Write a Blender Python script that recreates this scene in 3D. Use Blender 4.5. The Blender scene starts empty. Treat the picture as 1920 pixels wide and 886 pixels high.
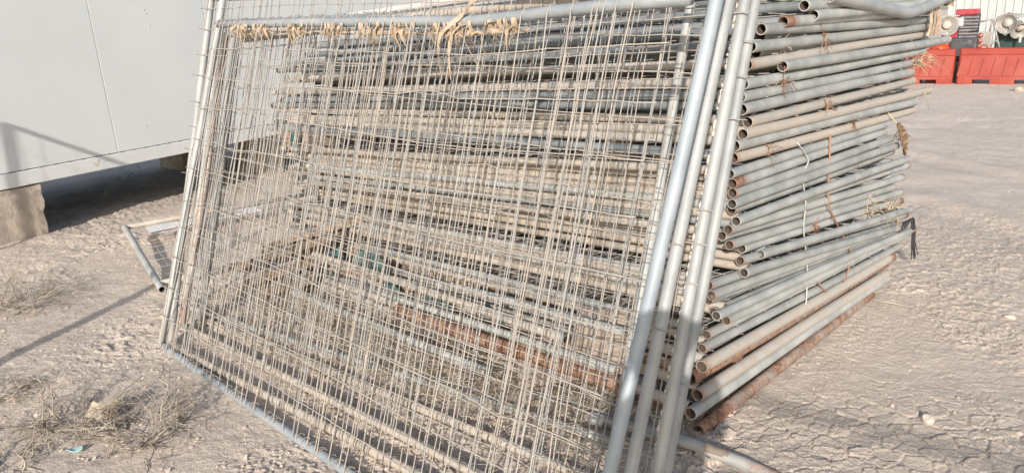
import bpy, bmesh, math, random
import numpy as np
from mathutils import Vector, Matrix

rnd = random.Random(11)
S = bpy.context.scene
COL = S.collection
R = math.radians

# ------------------------------------------------------------------ camera, sky, sun
PITCH, ROLL, CAMH = R(15.8), R(2.35), 1.6
F = Vector((0, math.cos(PITCH), -math.sin(PITCH)))
R0 = Vector((1, 0, 0)); U0 = R0.cross(F)
RV = R0*math.cos(ROLL) - U0*math.sin(ROLL)
UV = R0*math.sin(ROLL) + U0*math.cos(ROLL)
cam = bpy.data.cameras.new('camera'); co = bpy.data.objects.new('camera', cam); COL.objects.link(co)
m = Matrix((RV, UV, -F)).transposed().to_4x4(); m.translation = (0, 0, CAMH)
co.matrix_world = m
cam.sensor_width = 36; cam.lens = 1390/1920*36; cam.clip_start = 0.03; cam.clip_end = 2000
S.camera = co

SUN_AZ, SUN_EL = 13.2, 21.5            # the direction in which the light travels, and its height
w = bpy.data.worlds.new('World'); S.world = w; w.use_nodes = True
wn = w.node_tree.nodes; bg = wn['Background']
sky = wn.new('ShaderNodeTexSky'); sky.sky_type = 'NISHITA'; sky.sun_disc = False
sky.sun_elevation = R(SUN_EL); sky.sun_rotation = R(SUN_AZ+180)
sky.air_density = 1.0; sky.dust_density = 1.5; sky.ozone_density = 1.0
w.node_tree.links.new(sky.outputs[0], bg.inputs[0]); bg.inputs[1].default_value = 0.15
sl = bpy.data.lights.new('sun', 'SUN'); sl.energy = 4.1; sl.angle = R(0.53); sl.color = (1.0, 0.945, 0.875)
so = bpy.data.objects.new('sun', sl); COL.objects.link(so)
tv = Vector((math.sin(R(SUN_AZ))*math.cos(R(SUN_EL)), math.cos(R(SUN_AZ))*math.cos(R(SUN_EL)), -math.sin(R(SUN_EL))))
so.rotation_euler = tv.to_track_quat('-Z', 'Y').to_euler(); so.location = (-2, -8, 6)
S.view_settings.view_transform = 'Standard'; S.view_settings.look = 'None'
S.view_settings.exposure = 0.33; S.view_settings.gamma = 1

# ------------------------------------------------------------------ materials
def new_mat(name):
    mt = bpy.data.materials.new(name); mt.use_nodes = True
    nt = mt.node_tree; return mt, nt, nt.nodes['Principled BSDF']

def noise(nt, vec, scale, detail=4, rough=0.6):
    n = nt.nodes.new('ShaderNodeTexNoise'); n.inputs['Scale'].default_value = scale
    n.inputs['Detail'].default_value = detail; n.inputs['Roughness'].default_value = rough
    nt.links.new(vec, n.inputs['Vector']); return n.outputs['Fac']

def mixc(nt, fac, a, b):
    n = nt.nodes.new('ShaderNodeMix'); n.data_type = 'RGBA'
    if hasattr(fac, 'is_linked'): nt.links.new(fac, n.inputs['Factor'])
    else: n.inputs['Factor'].default_value = fac
    for k, v in (('A', a), ('B', b)):
        s = [i for i in n.inputs if i.name == k and i.type == 'RGBA'][0]
        if hasattr(v, 'is_linked'): nt.links.new(v, s)
        else: s.default_value = (*v, 1)
    return [o for o in n.outputs if o.type == 'RGBA'][0]

def ramp(nt, fac, lo, hi):
    n = nt.nodes.new('ShaderNodeMapRange'); n.interpolation_type = 'SMOOTHSTEP'
    nt.links.new(fac, n.inputs['Value']); n.inputs['From Min'].default_value = lo; n.inputs['From Max'].default_value = hi
    return n.outputs['Result']

def mth(nt, op, a, b=0.0):
    n = nt.nodes.new('ShaderNodeMath'); n.operation = op
    for i, v in enumerate((a, b)):
        if hasattr(v, 'is_linked'): nt.links.new(v, n.inputs[i])
        else: n.inputs[i].default_value = v
    return n.outputs[0]

def bump(nt, b, h, strength, dist):
    n = nt.nodes.new('ShaderNodeBump'); n.inputs['Strength'].default_value = strength; n.inputs['Distance'].default_value = dist
    nt.links.new(h, n.inputs['Height']); nt.links.new(n.outputs[0], b.inputs['Normal'])

def mat_tube(name, c1, c2, dustc=(0.46, 0.39, 0.31), dust=0.0, rust=0.0, metal=0.25, rough=0.5, var=0.25):
    mt, nt, b = new_mat(name)
    tc = nt.nodes.new('ShaderNodeTexCoord').outputs['Object']
    oi = nt.nodes.new('ShaderNodeObjectInfo')
    at = nt.nodes.new('ShaderNodeAttribute'); at.attribute_name = 'wear'
    sp = nt.nodes.new('ShaderNodeSeparateColor'); nt.links.new(at.outputs['Color'], sp.inputs[0])
    n1 = noise(nt, tc, 5, 5); n2 = noise(nt, tc, 28, 5); n3 = noise(nt, tc, 11, 6, 0.7); n4 = noise(nt, tc, 160, 3)
    col = mixc(nt, ramp(nt, n1, 0.35, 0.65), c1, c2)
    v = mth(nt, 'ADD', mth(nt, 'MULTIPLY', oi.outputs['Random'], var), 1-var/2)
    hs = nt.nodes.new('ShaderNodeHueSaturation'); nt.links.new(col, hs.inputs['Color']); nt.links.new(v, hs.inputs['Value'])
    df = ramp(nt, mth(nt, 'ADD', mth(nt, 'ADD', mth(nt, 'MULTIPLY', n2, 0.5), mth(nt, 'MULTIPLY', n3, 0.7)), mth(nt, 'ADD', sp.outputs[1], dust-0.25)), 0.45, 0.85)
    dcol = mixc(nt, n4, dustc, tuple(c*0.78 for c in dustc))
    col = mixc(nt, mth(nt, 'MULTIPLY', df, 0.93), hs.outputs[0], dcol)
    rf = ramp(nt, mth(nt, 'ADD', mth(nt, 'ADD', mth(nt, 'MULTIPLY', n3, .7), mth(nt, 'MULTIPLY', n4, .3)), mth(nt, 'ADD', sp.outputs[0], rust-0.3)), 0.45, 0.78)
    rcol = mixc(nt, ramp(nt, mth(nt, 'ADD', mth(nt, 'MULTIPLY', n2, .6), mth(nt, 'MULTIPLY', n4, .4)), 0.38, 0.62), (0.13, 0.06, 0.036), (0.38, 0.225, 0.15))
    col = mixc(nt, rf, col, rcol)
    nt.links.new(col, b.inputs['Base Color'])
    mx = mth(nt, 'MAXIMUM', df, rf)
    nt.links.new(mth(nt, 'ADD', mth(nt, 'MULTIPLY', mx, 0.9-rough), rough), b.inputs['Roughness'])
    nt.links.new(mth(nt, 'MULTIPLY', mth(nt, 'SUBTRACT', 1.0, mx), metal), b.inputs['Metallic'])
    bump(nt, b, mth(nt, 'ADD', n4, mth(nt, 'MULTIPLY', n2, 1.5)), 0.35, 0.003)
    return mt

M = {}
M['galv'] = mat_tube('galvanised_grey', (0.30, 0.31, 0.295), (0.43, 0.43, 0.41), dustc=(0.46, 0.425, 0.38), dust=0.06, metal=0.08, rough=0.6)
M['galv_blue'] = mat_tube('galvanised_blue_grey', (0.23, 0.265, 0.29), (0.31, 0.34, 0.36), dust=-0.04, metal=0.06, rough=0.55)
M['galv_dusty'] = mat_tube('galvanised_dusty', (0.36, 0.355, 0.34), (0.44, 0.42, 0.39), dustc=(0.48, 0.405, 0.325), dust=0.33, metal=0.05, rough=0.7)
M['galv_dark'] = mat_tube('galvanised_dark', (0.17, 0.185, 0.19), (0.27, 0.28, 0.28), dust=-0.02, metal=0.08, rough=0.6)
M['galv_top'] = mat_tube('galvanised_top', (0.25, 0.275, 0.29), (0.34, 0.355, 0.36), dustc=(0.42, 0.37, 0.31), dust=0.04, metal=0.08, rough=0.5, var=.1)
M['rusty'] = mat_tube('rusty_tube', (0.36, 0.34, 0.31), (0.42, 0.40, 0.37), dust=0.02, rust=0.60)
M['rusty_dusty'] = mat_tube('dusty_rusty_tube', (0.36, 0.33, 0.30), (0.42, 0.39, 0.35), dustc=(0.42, 0.32, 0.25), dust=0.2, rust=0.32)
M['post'] = mat_tube('galvanised_post', (0.275, 0.285, 0.285), (0.36, 0.365, 0.355), dustc=(0.45, 0.41, 0.36), dust=0.04, metal=0.08, rough=0.55, var=.15)
M['wire'] = mat_tube('dusty_wire', (0.26, 0.25, 0.235), (0.35, 0.33, 0.305), dustc=(0.42, 0.365, 0.305), dust=0.18, rust=0.04, metal=0.1, rough=0.7)
M['wire_grey'] = mat_tube('grey_wire', (0.36, 0.365, 0.36), (0.43, 0.43, 0.42), dust=0.0, rust=-0.1, metal=0.2, rough=0.6)
M['bore'] = mat_tube('tube_bore', (0.10, 0.075, 0.06), (0.20, 0.16, 0.13), dustc=(0.36, 0.30, 0.24), dust=0.05, rust=-0.1, metal=0.0, rough=0.9)  # coloured dark so the open tube ends look like shaded hollows
M['rust_wire'] = mat_tube('rusty_wire', (0.30, 0.15, 0.09), (0.36, 0.22, 0.14), dust=0.0, rust=0.3, metal=0.0, rough=0.8)

def mat_plain(name, c1, c2, scale=8, rough=0.8, bs=0.3, bd=0.002, bscale=60, lo=0.35, hi=0.65, stretch=None, dust=None, dlo=0.55, dhi=0.75):
    mt, nt, b = new_mat(name)
    tc = nt.nodes.new('ShaderNodeTexCoord').outputs['Object']
    if stretch:
        mp = nt.nodes.new('ShaderNodeMapping'); mp.inputs['Scale'].default_value = stretch; nt.links.new(tc, mp.inputs[0]); tc = mp.outputs[0]
    n1 = noise(nt, tc, scale, 6); n2 = noise(nt, tc, bscale, 4)
    col = mixc(nt, ramp(nt, n1, lo, hi), c1, c2)
    if dust:
        col = mixc(nt, ramp(nt, noise(nt, tc, scale*0.6, 7, 0.7), dlo, dhi), col, dust)
    nt.links.new(col, b.inputs['Base Color']); b.inputs['Roughness'].default_value = rough
    bump(nt, b, n2, bs, bd); return mt

M['white_paint'] = mat_plain('white_paint', (0.595, 0.605, 0.595), (0.625, 0.635, 0.62), scale=1.2, rough=0.45, bs=0.05, bd=0.001, bscale=4, dust=(0.66, 0.64, 0.60), dlo=0.62, dhi=0.95)
M['rail_paint'] = mat_plain('rail_paint', (0.60, 0.605, 0.59), (0.64, 0.64, 0.62), scale=2.5, rough=0.5, bs=0.1, dust=(0.6, 0.54, 0.46), dlo=0.55, dhi=0.9)
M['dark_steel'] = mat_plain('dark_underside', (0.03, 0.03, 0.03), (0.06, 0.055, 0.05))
M['seam'] = mat_plain('dark_sealant', (0.12, 0.12, 0.11), (0.2, 0.19, 0.18))
M['concrete'] = mat_plain('concrete', (0.34, 0.29, 0.24), (0.44, 0.37, 0.30), scale=5, rough=0.95, bs=0.8, bd=0.006, bscale=45, dust=(0.27, 0.25, 0.23))
M['wood'] = mat_plain('weathered_wood', (0.20, 0.13, 0.085), (0.36, 0.27, 0.19), scale=6, rough=0.9, bs=0.6, bd=0.003, bscale=30, stretch=(1, 9, 9), dust=(0.44, 0.36, 0.28))
M['wood_dark'] = mat_plain('dark_weathered_wood', (0.11, 0.068, 0.042), (0.24, 0.165, 0.11), scale=6, rough=0.9, bs=0.7, bd=0.004, bscale=30, stretch=(1, 9, 9))
M['wood_grey'] = mat_plain('grey_wood', (0.25, 0.20, 0.16), (0.37, 0.30, 0.245), scale=6, rough=0.9, bs=0.6, bd=0.003, bscale=30, stretch=(1, 9, 9))
M['fibre'] = mat_plain('frayed_cloth', (0.34, 0.25, 0.17), (0.48, 0.385, 0.285), scale=25, rough=0.95, bs=0.6, bd=0.003, bscale=150)
M['twig'] = mat_plain('dry_twig', (0.25, 0.205, 0.16), (0.47, 0.41, 0.34), scale=14, rough=0.95)
M['straw'] = mat_plain('dry_straw', (0.48, 0.36, 0.22), (0.62, 0.52, 0.37), scale=14, rough=0.9)
M['leaf'] = mat_plain('dead_leaf', (0.14, 0.085, 0.05), (0.27, 0.18, 0.11), scale=30, rough=0.85)
M['orange'] = mat_plain('orange_plastic', (0.27, 0.034, 0.02), (0.32, 0.045, 0.027), scale=3, rough=0.6, bs=0.05, dust=(0.34, 0.11, 0.075), dlo=0.45, dhi=0.9)
M['orange_bright'] = mat_plain('bright_orange_plastic', (0.50, 0.06, 0.01), (0.46, 0.075, 0.015), rough=0.4, bs=0.02)
M['red'] = mat_plain('dark_red_paint', (0.30, 0.025, 0.04), (0.38, 0.05, 0.06), rough=0.4, bs=0.02)
M['black'] = mat_plain('black_plastic', (0.02, 0.022, 0.025), (0.05, 0.05, 0.055), rough=0.5)
M['charcoal'] = mat_plain('charcoal_plastic', (0.035, 0.04, 0.05), (0.06, 0.065, 0.07), rough=0.6, dust=(0.2, 0.18, 0.16))
M['slat'] = mat_plain('grey_slat', (0.22, 0.20, 0.21), (0.34, 0.31, 0.31), rough=0.6)
M['green'] = mat_plain('dark_green_paint', (0.012, 0.04, 0.04), (0.02, 0.055, 0.05), rough=0.4)
M['cladding'] = mat_plain('white_cladding', (0.40, 0.405, 0.40), (0.45, 0.45, 0.44), scale=2, rough=0.6)
M['lamp'] = mat_plain('lamp_reflector', (0.25, 0.235, 0.21), (0.33, 0.31, 0.28), rough=0.35, bs=0.02)
M['lamp_glass'] = mat_plain('lamp_bulb', (0.42, 0.37, 0.32), (0.50, 0.45, 0.39), rough=0.15, bs=0.0)
M['lens_red'] = mat_plain('red_lens', (0.25, 0.06, 0.05), (0.32, 0.10, 0.08), rough=0.3)
M['teal'] = mat_plain('teal_plastic', (0.02, 0.07, 0.07), (0.05, 0.12, 0.115), rough=0.6, dust=(0.35, 0.32, 0.27))
M['blue'] = mat_plain('pale_blue_plastic', (0.25, 0.42, 0.45), (0.35, 0.52, 0.53), rough=0.5)
M['cable_white'] = mat_plain('white_cable', (0.42, 0.41, 0.385), (0.50, 0.485, 0.46), rough=0.6)
M['skin'] = mat_plain('skin', (0.36, 0.20, 0.13), (0.40, 0.23, 0.16), rough=0.55)
M['hair'] = mat_plain('dark_hair', (0.015, 0.012, 0.01), (0.03, 0.025, 0.02), rough=0.7)
M['shirt'] = mat_plain('navy_shirt', (0.04, 0.05, 0.09), (0.06, 0.07, 0.12), rough=0.9)
M['trousers'] = mat_plain('grey_trousers', (0.10, 0.10, 0.10), (0.14, 0.135, 0.13), rough=0.9)
M['mud'] = mat_plain('dried_mud', (0.50, 0.43, 0.37), (0.60, 0.52, 0.45), scale=12, rough=1.0, bs=0.6, bd=0.004, bscale=90)
mt, nt, b = new_mat('waxed_card')
tc = nt.nodes.new('ShaderNodeTexCoord').outputs['Object']
nt.links.new(mixc(nt, ramp(nt, noise(nt, tc, 9, 5), 0.4, 0.6), (0.30, 0.23, 0.15), (0.40, 0.35, 0.29)), b.inputs['Base Color'])
b.inputs['Roughness'].default_value = 0.5
M['card'] = mt

def mat_ground():
    mt, nt, b = new_mat('cracked_dry_mud')
    tc = nt.nodes.new('ShaderNodeTexCoord').outputs['Object']
    n1 = noise(nt, tc, 0.7, 6); n2 = noise(nt, tc, 5, 8, 0.7); n3 = noise(nt, tc, 55, 8, 0.75); n4 = noise(nt, tc, 16, 6, 0.7)
    at = nt.nodes.new('ShaderNodeAttribute'); at.attribute_name = 'plate'
    col = mixc(nt, ramp(nt, n1, 0.3, 0.7), (0.645, 0.54, 0.445), (0.70, 0.595, 0.50))
    col = mixc(nt, mth(nt, 'MULTIPLY', ramp(nt, n2, 0.42, 0.75), 0.6), col, (0.52, 0.43, 0.36))
    col = mixc(nt, mth(nt, 'MULTIPLY', ramp(nt, n4, 0.55, 0.75), 0.5), col, (0.73, 0.635, 0.54))
    col = mixc(nt, mth(nt, 'MULTIPLY', at.outputs['Fac'], 0.22), col, (0.71, 0.61, 0.51))
    nt.links.new(col, b.inputs['Base Color']); b.inputs['Roughness'].default_value = 1.0
    b.inputs['Specular IOR Level'].default_value = 0.1
    bump(nt, b, mth(nt, 'ADD', mth(nt, 'MULTIPLY', n3, 0.9), n4), 1.0, 0.016)
    return mt
M['ground'] = mat_ground()

# ------------------------------------------------------------------ builders
class MB:
    def __init__(s): s.v = []; s.f = []; s.mi = []; s.w = []; s.ms = []; s.sm = []
    def slot(s, mt):
        if mt not in s.ms: s.ms.append(mt)
        return s.ms.index(mt)
    def add(s, vs, fs, mt, wear=(0, 0), smooth=False):
        o = len(s.v); k = s.slot(mt)
        s.v += [tuple(p) for p in vs]
        s.w += (wear if isinstance(wear, list) else [wear]*len(vs))
        s.f += [tuple(i+o for i in f) for f in fs]; s.mi += [k]*len(fs); s.sm += [smooth]*len(fs)
    def tube(s, pts, r, mt, n=10, wear=None, hollow=False, caps=True, depth=0.3):
        pts = [Vector(p) for p in pts]; N = len(pts)
        rs = r if isinstance(r, (list, tuple)) else [r]*N
        t0 = (pts[1]-pts[0]).normalized()
        a = t0.orthogonal().normalized()
        rings = []; tt = []
        for i in range(N):
            t = (pts[min(i+1, N-1)]-pts[max(i-1, 0)]).normalized()
            a = (a-t*a.dot(t)).normalized(); c = t.cross(a)
            rings.append([pts[i]+(a*math.cos(2*math.pi*j/n)+c*math.sin(2*math.pi*j/n))*rs[i] for j in range(n)])
            tt.append(i/(N-1))
        vs = [q for rg in rings for q in rg]
        ws = []
        for t in tt: ws += [wear(t) if wear else (0, 0)]*n
        fs = []
        for i in range(len(rings)-1):
            for j in range(n):
                fs.append((i*n+j, i*n+(j+1) % n, (i+1)*n+(j+1) % n, (i+1)*n+j))
        if hollow:
            for e, nb in ((0, 1), (N-1, N-2)):
                d = (pts[nb]-pts[e]).normalized(); o_ = rings[e]; i_ = [pts[e]+(q-pts[e])*0.86 for q in o_]; dp = [p+d*depth for p in i_]
                w_ = wear(tt[e]) if wear else (0, 0)
                s.add(o_+i_, [(j, (j+1) % n, n+(j+1) % n, n+j) for j in range(n)], mt, w_, False)
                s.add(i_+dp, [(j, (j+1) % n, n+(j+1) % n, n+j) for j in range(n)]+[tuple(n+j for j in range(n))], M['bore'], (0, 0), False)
        elif caps:
            fs.append(tuple(range(n))[::-1]); fs.append(tuple((len(rings)-1)*n+j for j in range(n)))
        s.add(vs, fs, mt, ws, True)
    def box(s, c, sx, sy, sz, mt, ax=None, wear=(0, 0)):
        ax = ax or (Vector((1, 0, 0)), Vector((0, 1, 0)), Vector((0, 0, 1)))
        c = Vector(c); vs = [c+ax[0]*(i*sx/2)+ax[1]*(j*sy/2)+ax[2]*(k*sz/2) for i in (-1, 1) for j in (-1, 1) for k in (-1, 1)]
        s.add(vs, [(0, 1, 3, 2), (4, 6, 7, 5), (0, 4, 5, 1), (2, 3, 7, 6), (0, 2, 6, 4), (1, 5, 7, 3)], mt, wear)
    def ribbon(s, pts, wid, mt, side, th=0.0015):
        pts = [Vector(p) for p in pts]; N = len(pts); vs = []
        for i, p in enumerate(pts):
            t = (pts[min(i+1, N-1)]-pts[max(i-1, 0)]).normalized()
            sd = side(i/(N-1)) if callable(side) else Vector(side)
            sd = (sd-t*sd.dot(t)).normalized(); nn = t.cross(sd)
            ww = wid(i/(N-1)) if callable(wid) else wid
            vs += [p+sd*ww/2+nn*th/2, p-sd*ww/2+nn*th/2, p-sd*ww/2-nn*th/2, p+sd*ww/2-nn*th/2]
        fs = []
        for i in range(N-1):
            for j in range(4): fs.append((i*4+j, i*4+(j+1) % 4, i*4+4+(j+1) % 4, i*4+4+j))
        fs += [(0, 1, 2, 3), tuple((N-1)*4+j for j in (3, 2, 1, 0))]
        s.add(vs, fs, mt)
    def build(s, name, parent=None, loc=None):
        me = bpy.data.meshes.new(name)
        org = Vector(loc) if loc is not None else (Vector(parent['org']) if parent else Vector((0, 0, 0)))
        me.from_pydata([Vector(p)-org for p in s.v], [], s.f)
        for mt in s.ms: me.materials.append(mt)
        me.polygons.foreach_set('material_index', s.mi)
        me.polygons.foreach_set('use_smooth', s.sm)
        at = me.color_attributes.new('wear', 'FLOAT_COLOR', 'POINT')
        arr = np.zeros((len(s.v), 4), np.float32)
        arr[:, :2] = np.array(s.w, np.float32).reshape(-1, 2); arr[:, 3] = 1
        at.data.foreach_set('color', arr.ravel())
        bm = bmesh.new(); bm.from_mesh(me); bmesh.ops.recalc_face_normals(bm, faces=bm.faces); bm.to_mesh(me); bm.free()
        o = bpy.data.objects.new(name, me); COL.objects.link(o)
        if parent: o.parent = parent
        else: o.location = org
        return o

def tag(o, label=None, cat=None, group=None, kind=None):
    if label: o['label'] = label
    if cat: o['category'] = cat
    if group: o['group'] = group
    if kind: o['kind'] = kind
    return o

def thing(name, loc, label, cat, group=None):
    o = bpy.data.objects.new(name, None); COL.objects.link(o); o.location = loc; o.empty_display_size = 0.1
    o['org'] = tuple(loc)          # replaced by nothing else; read by MB.build and removed at the end
    return tag(o, label, cat, group)

def bevel(o, wdt, seg=2):
    md = o.modifiers.new('bevel', 'BEVEL'); md.width = wdt; md.segments = seg; md.limit_method = 'ANGLE'
    return o

# ------------------------------------------------------------------ terrain
def h2(ix, iy, k):
    ix = ix.astype(np.int64).astype(np.uint64); iy = iy.astype(np.int64).astype(np.uint64)
    h = (ix*np.uint64(374761393)+iy*np.uint64(668265263)+np.uint64(k*974711)) & np.uint64(0xffffffff)
    h = ((h ^ (h >> np.uint64(13)))*np.uint64(1274126177)) & np.uint64(0xffffffff)
    h = ((h ^ (h >> np.uint64(16)))*np.uint64(2246822519)) & np.uint64(0xffffffff)
    return ((h ^ (h >> np.uint64(15))) & np.uint64(0xffffff)).astype(np.float64)/float(0xffffff)
def vnoise(x, y, k):
    ix = np.floor(x); iy = np.floor(y); fx = x-ix; fy = y-iy
    u = fx*fx*(3-2*fx); v = fy*fy*(3-2*fy)
    return ((h2(ix, iy, k)*(1-u)+h2(ix+1, iy, k)*u)*(1-v)+(h2(ix, iy+1, k)*(1-u)+h2(ix+1, iy+1, k)*u)*v)-0.5
def fbm(x, y, k, o=4, g=0.5):
    s = 0; a = 1.0
    for i in range(o): s = s+a*vnoise(x, y, k+i*17); x = x*2.03+5.1; y = y*2.03-3.7; a *= g
    return s
def sstep(a, b, x):
    t = np.clip((x-a)/(b-a), 0, 1); return t*t*(3-2*t)
def voro(x, y, k):
    ix = np.floor(x); iy = np.floor(y)
    f1 = np.full(x.shape, 9.0); f2 = np.full(x.shape, 9.0); dx1 = np.zeros(x.shape); dy1 = np.zeros(x.shape); cx = np.zeros(x.shape); cy = np.zeros(x.shape)
    for a in (-1, 0, 1):
        for bq in (-1, 0, 1):
            jx = ix+a; jy = iy+bq
            ddx = x-(jx+0.08+0.84*h2(jx, jy, k)); ddy = y-(jy+0.08+0.84*h2(jx, jy, k+1)); d = np.sqrt(ddx*ddx+ddy*ddy)
            c = d < f1
            f2 = np.where(c, f1, np.minimum(f2, d)); dx1 = np.where(c, ddx, dx1); dy1 = np.where(c, ddy, dy1)
            cx = np.where(c, jx, cx); cy = np.where(c, jy, cy); f1 = np.where(c, d, f1)
    return f1, f2, dx1, dy1, h2(cx, cy, k+2), h2(cx, cy, k+3), h2(cx, cy, k+4)

def base_h(x, y):
    z = 0.035*fbm(x*0.45, y*0.45, 3, 3)+0.018*fbm(x*2.2, y*2.2, 9, 3)
    # keep it level where the fence panels and the pile stand
    px, py = (x-0.656), (y-2.675)
    s = px*0.7009+py*0.7132; t = -px*0.7132+py*0.7009
    k = sstep(-1.7, -1.25, s)*(1-sstep(2.6, 3.4, s))*sstep(-0.7, -0.3, t)*(1-sstep(3.3, 4.0, t))
    return z*(1-0.85*k)-0.004*k
def base_z(x, y): return float(base_h(np.array([float(x)]), np.array([float(y)]))[0])

def masks(x, y):
    big = sstep(0.0, 0.5, x-0.25*y+0.25)*(1-sstep(2.5, 3.5, y+0.35*fbm(x*1.5, y*1.5, 50)))    # large curled plates in the near right
    left = sstep(0.1, -0.5, x-0.1*y)
    smooth = sstep(0.02, 0.22, fbm(x*0.7+3, y*0.7, 31, 3)+0.10*sstep(3.2, 5, y)*sstep(0.5, 2, x))
    return big, left, smooth

def detail_h(x, y):
    big, left, smooth = masks(x, y)
    wx = x+0.05*fbm(x*8, y*8, 70, 3, .45); wy = y+0.05*fbm(x*8, y*8, 80, 3, .45)
    z = np.zeros(x.shape); pl = np.zeros(x.shape)
    # large plates, 9 cm
    f1, f2, dx, dy, r1, r2, r3 = voro(wx/0.088, wy/0.078, 100)
    wd = np.clip(0.06+0.14*fbm(x*4, y*4, 105, 3), 0.0, 1); e = sstep(wd, wd+0.07, f2-f1)
    p = 0.014*e*(0.4+r1*1.1)+e*((r2-0.5)*dx+(r3-0.5)*dy)*0.034+0.026*e*f1*f1-0.018
    a = big*(1-0.65*smooth); z += p*a; pl += e*a
    # medium flakes, 4.5 cm
    f1, f2, dx, dy, r1, r2, r3 = voro(wx/0.047+31, wy/0.042, 140)
    e = sstep(0.02, 0.2, f2-f1); broken = (r1 > 0.35)
    p = e*(0.0075*r1+((r2-0.5)*dx+(r3-0.5)*dy)*0.026+0.009*f1*f1)*np.where(broken, 1.0, 0.3)-0.004
    a = np.clip(0.25*big+0.95*left+0.75*(1-big)*(1-left), 0, 1)*(1-0.8*smooth)*(0.35+0.65*sstep(-0.2, 0.2, fbm(x*1.3, y*1.3, 160)))
    z += p*a; pl += 0.6*e*a
    # small crumbs
    f1, f2, dx, dy, r1, r2, r3 = voro(wx/0.021, wy/0.02, 180)
    z += sstep(0.0, 0.3, f2-f1)*0.0078*r1*(r1 > 0.35)*(1-0.75*smooth)*(0.4+0.9*sstep(-0.1, 0.25, fbm(x*2, y*2, 190)))
    # breaks inside the large plates
    f1, f2, dx, dy, r1, r2, r3 = voro(wx/0.036+7, wy/0.034+3, 240)
    z += big*(1-0.6*smooth)*(sstep(0.0, 0.12, f2-f1)*(0.003+0.006*r1)+((r2-0.5)*dx+(r3-0.5)*dy)*0.012)*(0.3+0.9*sstep(-0.1, 0.2, fbm(x*3, y*3, 250)))
    # lumpy fine earth
    z += 0.010*fbm(x*7, y*7, 200, 4, 0.6)*(0.6+0.8*left)*(1-0.5*big)*(1-0.5*smooth)+0.004*fbm(x*30, y*30, 210, 3)*(1-0.5*smooth)
    # wheel ruts far right
    for o in (0.0, 1.5):
        q = (x*0.78+y*0.2-3.9-o*0.85); z += -0.028*np.exp(-(q/0.16)**2)+0.012*np.exp(-((q-0.26)/0.1)**2)
    return z, pl

def polar(name, azs, rs, detail):
    A, Rr = np.meshgrid(azs, rs); x = (Rr*np.sin(A)).ravel(); y = (Rr*np.cos(A)).ravel()
    z = base_h(x, y)*(1-sstep(30, 60, Rr.ravel())); pl = np.zeros(x.shape)
    if detail:
        d, pl = detail_h(x, y)
        fd = (1-sstep(16, 26, Rr.ravel()))
        z = z+d*fd
    na, nr = len(azs), len(rs)
    me = bpy.data.meshes.new(name)
    i = np.arange(nr-1)[:, None]*na+np.arange(na-1)[None, :]
    q = np.stack([i, i+1, i+na+1, i+na], -1).reshape(-1, 4)[:, ::-1]
    me.vertices.add(len(x)); me.vertices.foreach_set('co', np.stack([x, y, z], -1).astype(np.float32).ravel())
    me.loops.add(q.size); me.loops.foreach_set('vertex_index', q.astype(np.int32).ravel())
    me.polygons.add(len(q)); me.polygons.foreach_set('loop_start', np.arange(0, q.size, 4, dtype=np.int32)); me.polygons.foreach_set('loop_total', np.full(len(q), 4, np.int32))
    me.polygons.foreach_set('use_smooth', np.ones(len(q), bool))
    me.update(); me.validate()
    at = me.attributes.new('plate', 'FLOAT', 'POINT'); at.data.foreach_set('value', pl.astype(np.float32))
    me.materials.append(M['ground'])
    return me

def build_ground():
    a0, a1 = R(-44), R(44)
    azf = np.linspace(a0, a1, 880)
    r = [1.15]
    while r[-1] < 40:
        d = r[-1]; r.append(d+(0.014 if d < 1.9 else max(0.004, min((0.0022 if d < 5 else 0.0022+0.0006*min(4, d-5))*d, 0.0036+0.00045*(d*d-1)))))
    me1 = polar('ground_near', azf, np.array(r), True)
    azc = np.linspace(a1, a0+2*math.pi, 90)
    rc = np.array([0.05, 0.4, 1.15]+list(np.geomspace(1.5, 40, 40)))
    me2 = polar('ground_side', azc, rc, False)
    me3 = polar('ground_foot', np.linspace(a0, a1, 30), np.array([0.05, 0.4, 1.15]), False)
    me4 = polar('ground_far', np.linspace(0, 2*math.pi, 120), np.geomspace(40, 900, 16), False)
    bm = bmesh.new()
    o = bpy.data.objects.new('ground', me1); COL.objects.link(o)
    # join the four zones into the one sheet
    objs = []
    for mm in (me2, me3, me4):
        q = bpy.data.objects.new('g', mm); COL.objects.link(q); objs.append(q)
    with bpy.context.temp_override(active_object=o, selected_objects=[o]+objs, selected_editable_objects=[o]+objs):
        bpy.ops.object.join()
    bm.free()
    tag(o, 'pale beige dried mud ground, cracked and flaking', None, None, 'structure')
    return o
build_ground()

# ------------------------------------------------------------------ frame of the pile of fence panels
N0 = Vector((0.656, 2.675, 0))
E1 = Vector((math.sin(R(44.5)), math.cos(R(44.5)), 0)); E2 = Vector((-math.sin(R(45.5)), math.cos(R(45.5)), 0))
OUT = Vector((E1.y, -E1.x, 0)); UP = Vector((0, 0, 1))
def st(s, t, z): return N0+E1*s+E2*t+UP*z
def face(s, z, o=0.0): return N0+E1*s+OUT*o+UP*z
TR = 0.0195

def bowed(a, b, n=6, amp=0.006, rg=rnd):
    a = Vector(a); b = Vector(b); ph = rg.uniform(0, 6.28); k = rg.uniform(-amp, amp); k2 = rg.uniform(-amp, amp)
    d = (b-a).normalized(); p = d.orthogonal().normalized(); q = d.cross(p); out = []
    for i in range(n+1):
        t = i/n; s = math.sin(math.pi*t)
        out.append(a+(b-a)*t+p*k*s+q*(k2*s+0.3*amp*math.sin(2*math.pi*t+ph)*s))
    return out

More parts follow.
